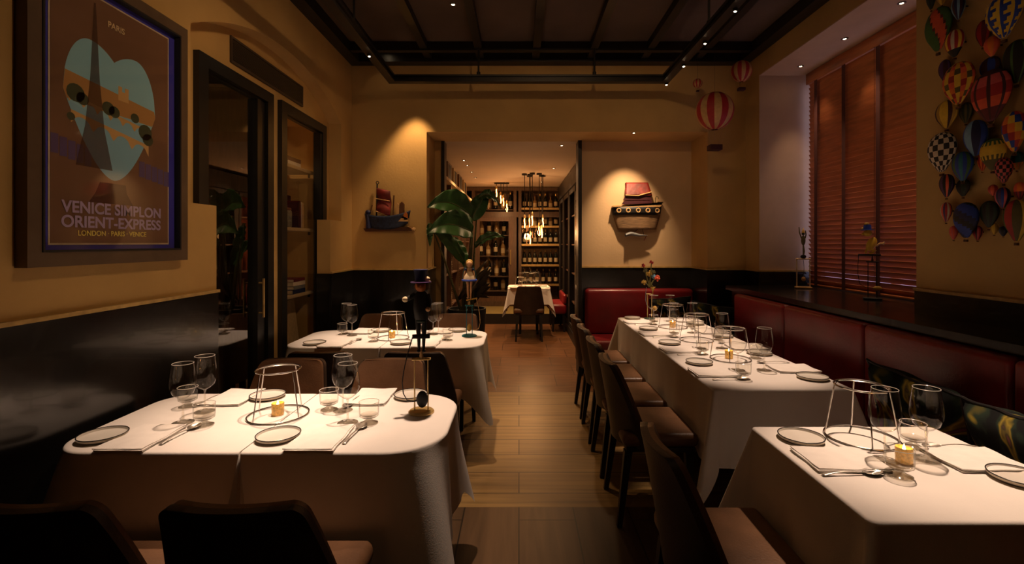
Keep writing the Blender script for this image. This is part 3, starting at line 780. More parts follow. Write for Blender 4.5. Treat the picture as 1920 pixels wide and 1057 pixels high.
def make_napkin():
    t = thing('napkin', 'n', 'napkin', group='folded linen napkins')
    b = MB()
    for k, (dx, dy) in enumerate(((0, 0), (.003, -.004), (-.002, .002))):
        def g(u, v, k=k, dx=dx, dy=dy, up=1):
            a, c = (u - .5) * 2, (v - .5) * 2
            z = .0035 * (k + up * .9) + .0014 * math.sin(a * 3 + k) * math.cos(c * 2.3) * (k + .4) / 2 + .0015
            return (a * .085 + dx + .002 * math.sin(c * 5 + k), c * .115 + dy + .002 * math.sin(a * 4 + k), z)
        nu, nv = 12, 14
        b.grid(g, nu, nv)
        b.grid(lambda u, v: Vector(g(u, v)) - Vector((0, 0, .003)), nu, nv)
        n = (nu + 1) * (nv + 1); w_ = nu + 1; o0 = len(b.v) - 2 * n
        per = [i for i in range(w_)] + [j * w_ + nu for j in range(1, nv + 1)] + [nv * w_ + i for i in range(nu - 1, -1, -1)] + [j * w_ for j in range(nv - 1, 0, -1)]
        for q in range(len(per)):
            a, c = per[q], per[(q + 1) % len(per)]
            b.f.append((o0 + a, o0 + c, o0 + c + n, o0 + a + n)); b.mi.append(0)
    b.build('folded_cloth', linen_n, t)
    return t
def make_stand():
    t = thing('wire_stand', 'w', 'stand', group='wire ring stands')
    MB().ring((0, 0, .0035), .118, .0033, 60, 8).build('base_ring', steel, t)
    MB().ring((0, 0, .192), .086, .0033, 52, 8).ring((0, 0, .1885), .080, .0016, 52, 6).build('top_ring', steel, t)
    for k in range(4):
        a = PI / 4 + .35 + k * PI / 2
        MB().tube([(.118 * math.cos(a), .118 * math.sin(a), .004), (.086 * math.cos(a), .086 * math.sin(a), .191)], .0026, 8).build('rod', steel, t)
    return t
def make_candle():
    t = thing('candle_holder', 'c', 'candle', group='lit candle holders')
    MB().lathe([(0, .0), (.026, .0), (.029, .004), (.030, .05), (.0285, .052), (.0275, .05), (.0265, .006)], 28).build('holder', candle_g, t)
    MB().lathe([(0, .0065), (.0262, .0065), (.0262, .034), (.006, .032), (0, .032)], 24).build('wax', wax, t)
    MB().tube([(0, 0, .032), (0, 0, .040)], .0009, 5).build('wick', black, t)
    MB().lathe([(0, .037), (.0045, .041), (.0055, .046), (.0035, .055), (0, .064)], 12).build('flame', flame_m, t)
    return t
PL, WG, TU, SP, NA, ST, CA = Proto(make_plate), Proto(make_glass), Proto(make_tumbler), Proto(make_spoon), Proto(make_napkin), Proto(make_stand), Proto(make_candle)
def setting(where, plate, napkin, nrz, spoon, srz, glasses=None, tumbler=None):
    if plate: PL.put((plate[0], plate[1], TOP), 0, 'dark-rimmed side plate, ' + where)
    if napkin: NA.put((napkin[0], napkin[1], TOP), nrz, 'folded white napkin, ' + where)
    if spoon: SP.put((spoon[0], spoon[1], TOP), srz, 'silver spoon beside the napkin, ' + where)
    if glasses: WG.put((glasses[0], glasses[1], TOP), random.uniform(0, 6), 'empty wine glass, ' + where)
    if tumbler: TU.put((tumbler[0], tumbler[1], TOP), 0, 'empty footed tumbler, ' + where)
xy = lambda a, b: tuple(on(a, b)[:2])
# near left pair
n_ = 'place of the near left table'
setting('front left ' + n_, xy(193, 821), xy(268, 823), .0, xy(330, 820), -.10, xy(343, 793), xy(383, 797))
setting('front right ' + n_, xy(522, 821), xy(602, 823), .0, xy(660, 819), -.08, xy(652, 793), xy(692, 793))
setting('back right ' + n_, xy(770, 744), xy(698, 746), PI, None, 0, xy(643, 770), xy(617, 768))
setting('back left ' + n_, xy(502, 745), xy(439, 747), PI, xy(400, 748), PI - .1, xy(384, 772), xy(352, 762))
SP.put((*xy(668, 750), TOP), PI - .1, 'silver spoon beside the napkin, back right ' + n_)
ST.put((*xy(522, 778), TOP), 0, 'steel wire ring stand in the middle of the near left table')
CA.put((*xy(521, 777), TOP), 0, 'lit gold candle inside the wire stand of the near left table', scale=(.82, .82, .95))
# rear left pair
n_ = 'place of the rear left table'
setting('front left ' + n_, xy(590, 645), xy(628, 646), 0, xy(663, 642), -.1, xy(660, 629), xy(700, 640))
setting('front right ' + n_, xy(752, 644), xy(798, 646), 0, xy(827, 641), -.1, xy(812, 627), xy(840, 638))
setting('back right ' + n_, xy(858, 620.5), xy(829, 621.5), PI, xy(805, 622), PI, xy(822, 624), xy(789, 627))
setting('back left ' + n_, xy(714, 621), xy(683, 622), PI, xy(664, 622), PI, xy(650, 625), xy(642, 627))
ST.put((*xy(737, 634), TOP), .4, 'steel wire ring stand in the middle of the rear left table')
CA.put((*xy(735, 633), TOP), 0, 'lit gold candle inside the wire stand of the rear left table', scale=(.82, .82, .95))
# long table: four places on each side
od = ('nearest', 'second', 'third', 'farthest')
for k in range(4):
    y = 2.70 + .575 * k
    w_ = od[k] + ' place on the chair side of the long table'
    setting(w_, (1.075, y + .225), (1.075, y + .005), -PI / 2 + .03 * k, (1.085, y - .125), -PI / 2 + .06, (1.235, y + .07), (1.185, y - .11))
    w_ = od[k] + ' place on the banquette side of the long table'
    setting(w_, (1.555, y - .10), (1.555, y + .09), PI / 2, (1.545, y + .235), PI / 2, (1.385, y + .07), (1.475, y + .36 if k < 3 else y + .25))
for k, y in enumerate((3.04, 3.62, 4.18)):
    ST.put((1.31, y, TOP), .2 * k, 'steel wire ring stand on the long table, ' + ('nearest', 'middle', 'farthest')[k] + ' of three')
CA.put((1.31, 3.06, TOP), 0, 'lit gold candle in the nearest wire stand of the long table', scale=(.82, .82, .95))
CA.put((1.31, 4.18, TOP), 0, 'lit gold candle in the farthest wire stand of the long table', scale=(.82, .82, .95))
# small right table
n_ = 'of the small right table'
setting('chair side ' + n_, xy(1502, 824), xy(1574, 864), -PI / 2 - .02, xy(1583, 891), -PI / 2 + .05, xy(1659, 864), xy(1687, 892))
setting('banquette side ' + n_, xy(1912, 900), xy(1826, 864), PI / 2, xy(1795, 839), PI / 2, xy(1737, 862), xy(1712, 838))
ST.put((*xy(1615, 821), TOP), .1, 'steel wire ring stand on the small right table')
CA.put((*xy(1695, 866), TOP), 0, 'lit gold candle between the wine glasses of the small right table', scale=(.82, .82, .95))
# far room table
n_ = 'of the far room table'
setting('left side ' + n_, (-.07, 7.72), (-.06, 7.92), -PI / 2, (-.06, 8.05), -PI / 2, (.04, 7.80), (.02, 8.0))
setting('right side ' + n_, (.39, 8.06), (.38, 7.86), PI / 2, (.38, 7.70), PI / 2, (.26, 7.92), (.29, 8.12))
WG.put((.12, 7.95, TOP), 0, 'empty wine glass at the centre of the far room table, behind the left one')
WG.put((.20, 7.75, TOP), 0, 'empty wine glass at the front of the far room table')
ST.put((.02, 8.12, TOP), 0, 'steel wire ring stand at the left of the far room table', scale=(.8, .8, .8))

# ------------------------------------------------------------------ balance toys
def toy_stand(t, rbase, hr, dx, c_base, c_rod, rodr=.003, shape='disc'):
    if shape == 'disc': MB().lathe([(0, 0), (rbase, 0), (rbase, .006), (rbase * .9, .011), (0, .012)], 28).build('base', c_base, t)
    else: MB().rbox(-rbase, rbase, -rbase * .6, rbase * .6, 0, .014, .005).build('base', c_base, t)
    for a in (-1, 1): MB().tube([(a * dx, 0, .010), (a * dx, 0, hr)], rodr, 8).build('rod', c_rod, t)
    MB().rbox(-dx - .012, dx + .012, -.010, .010, hr - .003, hr + .006, .003).build('crossbar', c_rod, t)
def hat_toy(loc):
    t = thing('balance_toy', 'balance toy of a dark-coated figure with blue top hat on the near left table', 'balance toy', loc, .15)
    toy_stand(t, .054, .225, .028, brass, brass)
    b = MB(); b.tube([(0, 0, .231), (0, 0, .262)], [.010, .004], 10); b.build('pivot', P['tan'], t)
    arc = [(-.036, 0, .322)] + [(-.036 - .045 * math.sin(q * PI * .5) * (1 if q < 1 else 1), -.004, .322 - .24 * q) for q in [k / 10 for k in range(1, 9)]] + [(-.074, -.006, .085), (-.060, -.006, .058), (-.035, -.006, .050), (0, -.006, .052)]
    MB().tube(arc, .0022, 6).build('wire', P['black'], t)
    MB().ell((.004, -.008, .058), (.024, .012, .036)).build('counterweight', P['black'], t)
    MB().rbox(-.038, .036, -.010, .010, .314, .331, .003).build('foot_bar', P['black'], t)
    # one body: legs, coat, arms and head
    b = MB()
    b.lathe([(.020, .385), (.028, .40), (.033, .44), (.032, .475), (.026, .505), (.014, .517), (.012, .524)], 18, sy=.75)
    for a in (-1, 1): b.tube([(a * .010, 0, .258), (a * .010, 0, .30), (a * .013, .0, .36), (a * .014, 0, .405)], [.005, .007, .010, .012], 8); b.ell((a * .011, -.006, .262), (.008, .014, .006), 10, 6)
    b.tube([(-.026, 0, .50), (-.050, -.008, .487), (-.062, -.012, .480)], [.012, .010, .008], 8)
    b.tube([(.026, 0, .50), (.036, -.006, .47), (.030, -.018, .445)], [.012, .010, .008], 8)
    bd = b.build('coat_body', P['black'], t)
    h = MB(); h.ell((-.002, -.004, .536), (.024, .023, .026)); h.tube([(-.006, -.026, .538), (-.010, -.038, .532)], [.007, .004], 8)
    h.ell((-.018, -.020, .543), (.003, .003, .004), 8, 6); h.ell((.010, -.022, .543), (.003, .003, .004), 8, 6)
    hd = h.build('head', P['orhair'], t)
    MB().ell((.022, .004, .535), (.013, .016, .018), 10, 8).ell((-.022, .006, .530), (.010, .014, .014), 10, 8).build('hair', P['brown'], hd)
    MB().ell((-.066, -.012, .482), (.013, .011, .012)).build('glove', P['cream'], t)
    MB().ell((.028, -.022, .440), (.011, .010, .010)).build('glove', P['skin'], t)
    b = MB().lathe([(0, .552), (.043, .550), (.044, .554), (.026, .556), (.0245, .558)], 24, (-.002, 0, 0)); b.build('hat_brim', P['purple'], t)
    b = MB().lathe([(.0235, .556), (.024, .575), (.030, .606), (.0, .606)], 24, (-.003, 0, 0)); b.build('top_hat', P['navy'], t)
    MB().ell((.024, -.010, .566), (.013, .008, .011), 10, 8).ell((.031, -.010, .556), (.008, .006, .008), 8, 6).build('hat_flower', P['cream'], t)
    MB().lathe([(.021, .383), (.024, .386), (.024, .394), (.021, .398)], 16, sy=.8, close=False).build('belt', P['dgreen'], t)
    return t
hat_toy((*xy(790, 773), TOP))
def girl_toy(loc):
    t = thing('balance_toy', 'balance toy of a girl in a pale dress on a blue stand, rear left table', 'balance toy', loc, 0)
    toy_stand(t, .058, .235, .022, P['teal'], P['teal'])
    MB().tube([(0, 0, .24), (0, 0, .268)], [.008, .005], 8).build('pivot', P['tan'], t)
    MB().box((.018, 0, .284), (.085, .012, .010), M=Matrix.Rotation(-.18, 3, 'Y')).build('foot_bar', P['gold'], t)
    MB().tube([(.055, 0, .288), (.066, 0, .24), (.080, 0, .17), (.084, 0, .10), (.074, 0, .062), (.050, 0, .048), (.012, 0, .055)], .0026, 6).build('wire', P['tan'], t)
    MB().ell((.0, 0, .065), (.017, .012, .030)).build('counterweight', P['gold'], t)
    b = MB()
    for a in (-1, 1):
        b.tube([(a * .010, 0, .295), (a * .011, 0, .34), (a * .013, 0, .40), (a * .014, 0, .44)], [.006, .008, .009, .011], 8); b.ell((a * .011, -.008, .297), (.008, .015, .006), 8, 6)
        b.tube([(a * .022, 0, .520), (a * .034, -.006, .490), (a * .038, -.010, .462)], [.008, .007, .006], 8)
    b.lathe([(.016, .43), (.022, .46), (.018, .49), (.022, .515), (.010, .528), (.008, .536)], 14, sy=.75)
    b.ell((0, 0, .555), (.025, .024, .027)); b.tube([(0, -.018, .553), (0, -.025, .549)], [.004, .002], 6)
    b.ell((-.007, -.018, .558), (.002, .002, .003), 6, 4); b.ell((.007, -.018, .558), (.002, .002, .003), 6, 4)
    b.build('body', P['skin'], t)
    MB().lathe([(.048, .438), (.043, .46), (.024, .492), (.017, .50), (.020, .520), (.012, .529)], 18, sy=.8).build('dress', P['cream'], t)
    for a in (-1, 1): MB().ell((a * .026, 0, .512), (.012, .012, .013), 10, 8).build('sleeve', P['navy'], t)
    MB().ell((0, .009, .563), (.029, .023, .030), 12, 8).ell((0, .014, .535), (.022, .012, .022), 10, 8).build('hair', P['gold'], t)
    MB().ring((0, 0, .432), .054, .007, 30, 8).build('hoop', P['blue'], t)
    MB().tube([(.054 * math.cos(q), 0, .432 + .135 * math.sin(q) * .9) for q in [PI * k / 14 for k in range(15)]], .002, 6).build('hoop_arch', P['teal'], t)
    return t
girl_toy((*xy(880, 630), TOP))
def flower_toy(loc):
    t = thing('balance_toy', 'balance toy with red and yellow flowers at the far end of the long table', 'balance toy', loc, 0)
    toy_stand(t, .05, .235, .020, P['dgreen'], brass, .004)
    MB().lathe([(.003, .24), (.006, .262), (.018, .285), (.028, .302), (0, .300)], 16, (.03, 0, 0)).build('trumpet', P['gold'], t)
    MB().tube([(-.030, 0, .30), (-.036, 0, .24), (-.037, 0, .18), (-.025, 0, .13), (0, 0, .105), (.028, 0, .10)], .003, 6).build('wire', P['grey'], t)
    MB().ell((.050, 0, .10), (.022, .022, .024)).build('counterweight', P['gold'], t)
    b = MB()
    for (x0, x1, z1) in ((-.01, -.058, .50), (.0, .018, .53), (.005, .06, .39), (-.01, -.05, .34)):
        b.tube([(.0, 0, .30), ((x0 + x1) / 2, -.004, (z1 + .33) / 2), (x1, 0, z1)], [.007, .006, .004], 8)
    b.tube([(.03, 0, .302), (.01, 0, .33), (0, 0, .36)], .008, 8)
    b.build('stem', P['olive'], t)
    rr = random.Random(3)
    for (x, z, s_, c) in ((-.058, .505, .015, 'red'), (.018, .535, .016, 'red'), (.072, .385, .024, 'coral'), (-.052, .345, .02, 'gold'), (-.005, .43, .026, 'gold'), (.03, .44, .022, 'olive'), (-.038, .455, .02, 'olive'), (.04, .40, .018, 'lblue')):
        b = MB(); b.ell((x, -.006, z), (s_ * .55, s_ * .5, s_ * .55), 8, 6)
        for k in range(6):
            a = k * PI / 3 + rr.random(); b.ell((x + s_ * .8 * math.cos(a), 0, z + s_ * .8 * math.sin(a)), (s_ * .5, s_ * .3, s_ * .5), 8, 6)
        b.build('flower', P[c], t)
    return t
flower_toy((1.235, 4.64, TOP))
def cat_toy(loc):
    t = thing('balance_toy', 'balance toy of a yellow animal with blue hat on the window ledge before the blind', 'balance toy', loc, -.5)
    toy_stand(t, .055, .27, .026, P['black'], P['black'], shape='rect')
    MB().tube([(0, 0, .274), (0, 0, .315)], [.009, .003], 8).build('pivot', P['maroon'], t)
    MB().rbox(-.085, .05, -.008, .008, .315, .328, .003).build('foot_bar', P['black'], t)
    MB().tube([(-.083, 0, .322), (-.086, 0, .25), (-.086, 0, .18), (-.075, 0, .11), (-.04, 0, .085), (.02, 0, .08)], .0022, 6).build('wire', P['black'], t)
    MB().ell((.03, 0, .08), (.028, .012, .018)).build('counterweight', P['gold'], t)
    b = MB()
    b.ell((-.005, 0, .40), (.030, .022, .052), M=Matrix.Rotation(.35, 3, 'Y')); b.ell((-.028, 0, .478), (.028, .022, .024))
    b.tube([(.012, 0, .36), (.002, 0, .34), (-.02, 0, .331)], [.014, .009, .007], 8); b.tube([(-.02, 0, .385), (-.036, 0, .355), (-.04, 0, .332)], [.012, .008, .007], 8)
    b.ell((-.052, 0, .472), (.014, .012, .010), 10, 6)
    for a in (-1, 1): b.tube([(-.022, a * .012, .495), (-.018, a * .016, .515)], [.008, .002], 6); b.ell((-.046, a * .012, .485), (.003, .003, .004), 6, 4)
    b.build('animal_body', P['yellow'], t)
    MB().tube([(.022, 0, .385), (.045, 0, .405), (.062, 0, .402), (.072, 0, .415)], [.006, .006, .009, .006], 8).build('tail', P['tan'], t)
    b = MB().lathe([(.044, .500), (.045, .503), (.026, .505), (.022, .54), (0, .543)], 20, (-.030, 0, 0)); b.build('hat', P['blue'], t)
    MB().ell((-.035, -.012, .545), (.016, .010, .012), 10, 8).ell((-.060, 0, .512), (.010, .008, .010), 8, 6).build('hat_trim', P['gold'], t)
    return t
cat_toy((2.55, 3.54, 1.061))
def slim_toy(loc):
    t = thing('balance_toy', 'slim balance toy with pale uprights at the far end of the window ledge', 'balance toy', loc, -.3)
    MB().rbox(-.065, .065, -.035, .035, 0, .016, .005).build('base', P['tan'], t)
    for a in (-1, 1): MB().tube([(a * .052, 0, .014), (a * .052, 0, .265)], .005, 8).build('upright', P['cream'], t)
    MB().rbox(-.060, .060, -.008, .008, .258, .270, .003).build('crossbar', P['cream'], t)
    b = MB(); b.tube([(0, 0, .27), (0.004, 0, .33), (0, 0, .39)], [.004, .010, .006], 8); b.ell((0, 0, .43), (.018, .014, .045)); b.ell((0, 0, .49), (.014, .014, .016)); b.tube([(-.014, 0, .45), (-.03, 0, .50), (-.034, 0, .55)], [.006, .005, .004], 6); b.tube([(.014, 0, .45), (.022, 0, .48), (.018, 0, .52)], [.006, .005, .004], 6)
    b.build('acrobat_body', P['olive'], t)
    MB().lathe([(.016, .50), (.010, .515), (0, .545)], 12).build('cap', P['gold'], t)
    MB().ell((0, 0, .285), (.024, .014, .018), 10, 8).build('shoes', P['black'], t)
    MB().tube([(0, 0, .258), (.006, 0, .18), (.002, 0, .10)], .002, 6).build('wire', P['grey'], t)
    MB().ell((.002, 0, .085), (.018, .018, .020)).build('counterweight', P['tan'], t)
    return t
slim_toy((2.55, 4.40, 1.061))
# ------------------------------------------------------------------ poster on the left wall
t = thing('framed_poster', 'large framed travel poster with a heart view on the left wall', 'poster', (XL, 0, 0))
py0, py1, pz0, pz1 = 1.672, 2.482, 1.384, 2.545
fw, fd = .058, .045
b = MB()
for (a0, a1, c0, c1) in ((py0, py1, pz0, pz0 + fw), (py0, py1, pz1 - fw, pz1), (py0, py0 + fw, pz0 + fw, pz1 - fw), (py1 - fw, py1, pz0 + fw, pz1 - fw)): b.bx(0, fd, a0, a1, c0, c1)
b.build('frame', frame_w, t, False)
b = MB()
for (a0, a1, c0, c1) in ((py0 + .052, py1 - .052, pz0 + .052, pz0 + .06), (py0 + .052, py1 - .052, pz1 - .06, pz1 - .052), (py0 + .052, py0 + .06, pz0 + .06, pz1 - .06), (py1 - .06, py1 - .052, pz0 + .06, pz1 - .06)): b.bx(.02, fd + .004, a0, a1, c0, c1)
b.build('inner_lip', black, t, False)
MB().bx(.012, .018, py0 + fw - .01, py1 - fw + .01, pz0 + fw - .01, pz1 - fw + .01).build('blue_mount', mat('mount_blue', srgb(62, 60, 190)[:3], .6), t, False)
qy0, qy1, qz0, qz1 = 1.772, 2.382, 1.462, 2.462
MB().bx(.018, .0195, qy0, qy1, qz0, qz1).build('white_border', P['white'], t, False)
pr = MB().bx(.0195, .0205, qy0 + .007, qy1 - .007, qz0 + .007, qz1 - .007).build('print', mat('poster_brown', srgb(124, 90, 68)[:3], .6, var=.10, scale=4), t, False)
hcy, hcz = 2.06, 2.03
def heart_half(y):           # lower and upper outline of the heart at offset y from its centre line
    u = min(1, abs(y) / .232)
    up = .245 - .05 * (1 - min(1, u / .5)) ** 2 if u < .5 else .245 * math.sqrt(max(0, 1 - ((u - .5) / .5) ** 2)) * 1.0
    if u >= .5: up = .02 + .225 * math.sqrt(max(0, 1 - ((u - .5) / .5) ** 2))
    lo = -.300 + .320 * u ** 1.75
    return lo, up
def hband(name, f0, f1, colour, x, part):
    n = 64; vs = []; fs = []
    for i in range(n + 1):
        y = -.232 + .464 * i / n; lo, up = heart_half(y)
        a = max(lo, f0(y)); c = min(up, f1(y))
        if c < a: c = a = max(lo, min(up, (a + c) / 2))
        vs += [(x, hcy + y, hcz + a), (x, hcy + y, hcz + c)]
    fs = [(2 * i, 2 * i + 2, 2 * i + 3, 2 * i + 1) for i in range(n)]
    MB().add(vs, fs).build(name, colour, part, False)
pc = lambda n, r, g, b: mat(n, srgb(r, g, b)[:3], .6)
hband('heart_sky', lambda y: -9, lambda y: 9, pc('poster_sky', 150, 208, 235), .0210, pr)
hband('heart_land', lambda y: -.02 - .02 * y, lambda y: .07 - .10 * y, pc('poster_land', 186, 140, 84), .0213, pr)
hband('heart_river', lambda y: -9, lambda y: -.035 + .015 * math.sin(y * 20), pc('poster_river', 140, 198, 232), .0215, pr)
b = MB()                                            # bridges: bands with arches cut under them
def bridge(y0, y1, z0, h, n, sl, x):
    for k in range(n):
        a, c = y0 + (y1 - y0) * k / n, y0 + (y1 - y0) * (k + 1) / n
        m_ = 10; vs = []
        for q in range(m_ + 1):
            u = q / m_; y = a + (c - a) * u
            arc = h * .72 * math.sqrt(max(0, 1 - ((u - .5) / .42) ** 2)) if abs(u - .5) < .42 else 0
            zz = hcz + z0 + sl * (y - hcy)
            vs += [(x, y, zz - h + arc), (x, y, zz)]
        b.add(vs, [(2 * i, 2 * i + 2, 2 * i + 3, 2 * i + 1) for i in range(m_)])
bridge(hcy - .21, hcy + .17, -.02, .035, 6, -.14, .0218)
bridge(hcy - .20, hcy + .19, -.085, .05, 4, -.16, .0218)
b.build('bridges', pc('poster_stone', 214, 174, 116), pr, False)
b = MB()
for y, z, r in ((-.18, .015, .05), (-.15, .0, .035), (-.03, -.005, .04), (.0, -.012, .035), (.11, -.01, .03), (.17, -.06, .05), (.185, -.09, .04), (-.20, -.08, .022)):
    b.add([(.0220, hcy + y + r * math.cos(a) * .8, hcz + z + r * math.sin(a) * .7) for a in [2 * PI * k / 14 for k in range(14)]], [tuple(range(14))])
b.build('trees', pc('poster_tree', 62, 74, 54), pr, False)
MB().add([(.0219, hcy + a, hcz + c) for a, c in ((.02, .045), (.02, .105), (.04, .105), (.04, .085), (.055, .085), (.055, .105), (.075, .105), (.075, .045))], [(0, 1, 2, 3), (0, 3, 4, 7), (4, 5, 6, 7)]).build('stone_towers', pc('poster_stone', 214, 174, 116), pr, False)
b = MB(); tw = [(.004, .40), (.010, .30), (.022, .10), (.045, -.10), (.085, -.26)]
for i in range(4):
    (w0, z0), (w1, z1) = tw[i], tw[i + 1]; c0 = hcy - .095 + .0 * i; c1 = c0
    b.add([(.0224, c0 - w0, hcz + z0), (.0224, c0 + w0, hcz + z0), (.0224, c1 + w1, hcz + z1), (.0224, c1 - w1, hcz + z1)], [(0, 1, 2, 3)])
m_ = bpy.data.materials.new('poster_shadow_tower'); m_.use_nodes = True; nt = m_.node_tree; bs = nt.nodes['Principled BSDF']
bs.inputs['Base Color'].default_value = srgb(84, 56, 40); bs.inputs['Alpha'].default_value = .6; bs.inputs['Roughness'].default_value = .6
b.build('mast', m_, pr, False)
b = MB()
for i in range(5): b.bx(.0205, .0211, qy0 + .008 + .035 * i, qy0 + .038 + .035 * i, 1.80 - .007 * i, 1.872 - .007 * i)
for i in range(5): b.bx(.0205, .0211, hcy + .135 + .038 * i, hcy + .168 + .038 * i, 1.765 - .006 * i, 1.835 - .006 * i)
b.build('carriages', pc('poster_violet', 96, 80, 134), pr, False)
MB().prism([(-.10, 0), (.12, 0), (.085, .05), (.08, .085), (-.05, .085), (-.07, .04)], lambda a, c, d: (d, hcy - .02 + a, 1.632 + c), .0205, .0212).build('roof', pc('poster_dark', 72, 40, 28), pr, False)
TM = Matrix(((0, 0, 1, 0), (1, 0, 0, 0), (0, 1, 0, 0), (0, 0, 0, 1)))
def ptext(body, y, z, w_, h_, c, bold):
    text_mesh('lettering', body, c, pr, Matrix.Translation((.0225, y, z)) @ TM, w_, h_, bold)
lav = pc('poster_lavender', 182, 165, 215)
ptext('PARIS', 2.07, 2.375, .085, .026, P['cream'], .02)
ptext('VENICE SIMPLON', 2.072, 1.608, .505, .047, lav, .028)
ptext('ORIENT-EXPRESS', 2.072, 1.552, .505, .047, lav, .028)
ptext('LONDON · PARIS · VENICE', 2.062, 1.508, .345, .021, mat('poster_yellow', (.95, .80, .20), .6), .016)
MB().add([(.031, py0 + fw - .004, pz0 + fw - .004), (.031, py1 - fw + .004, pz0 + fw - .004), (.031, py1 - fw + .004, pz1 - fw + .004), (.031, py0 + fw - .004, pz1 - fw + .004)], [(0, 1, 2, 3)]).build('glazing', glass_mat('poster_glazing', tint=(.97, .97, .95), edge=.05, rough=.05), t, False)

# ------------------------------------------------------------------ painted balloons on the right wall
PROF = [(0, 0), (.10, 0), (.14, .03), (.24, .14), (.42, .34), (.49, .50), (.50, .62), (.46, .76), (.36, .89), (.20, .97), (.06, .998), (0, 1)]
def resample(pr_, n):
    L = [0]
    for i in range(1, len(pr_)): L.append(L[-1] + math.dist(pr_[i], pr_[i - 1]))
    out = []
    for k in range(n + 1):
        s_ = L[-1] * k / n; i = max(j for j in range(len(L)) if L[j] <= s_ + 1e-9); i = min(i, len(L) - 2)
        u = (s_ - L[i]) / (L[i + 1] - L[i]); out.append((pr_[i][0] + (pr_[i + 1][0] - pr_[i][0]) * u, pr_[i][1] + (pr_[i + 1][1] - pr_[i][1]) * u))
    return out
BP = resample(PROF, 20)
NG = 32
def stripes(*c): return lambda g, r: c[(g // 2) % len(c)]
def wide(*c): return lambda g, r: c[(g // 4) % len(c)]
def bands(*c): return lambda g, r: c[min(len(c) - 1, r * len(c) // 20)]
def checker(*c): return lambda g, r: c[((g // 2) + (r // 2)) % len(c)]
def diag(*c): return lambda g, r: c[((g + r) // 4) % len(c)]
def banded(base, over, a, z): return lambda g, r: over(g, r) if a <= r < z else base(g, r)
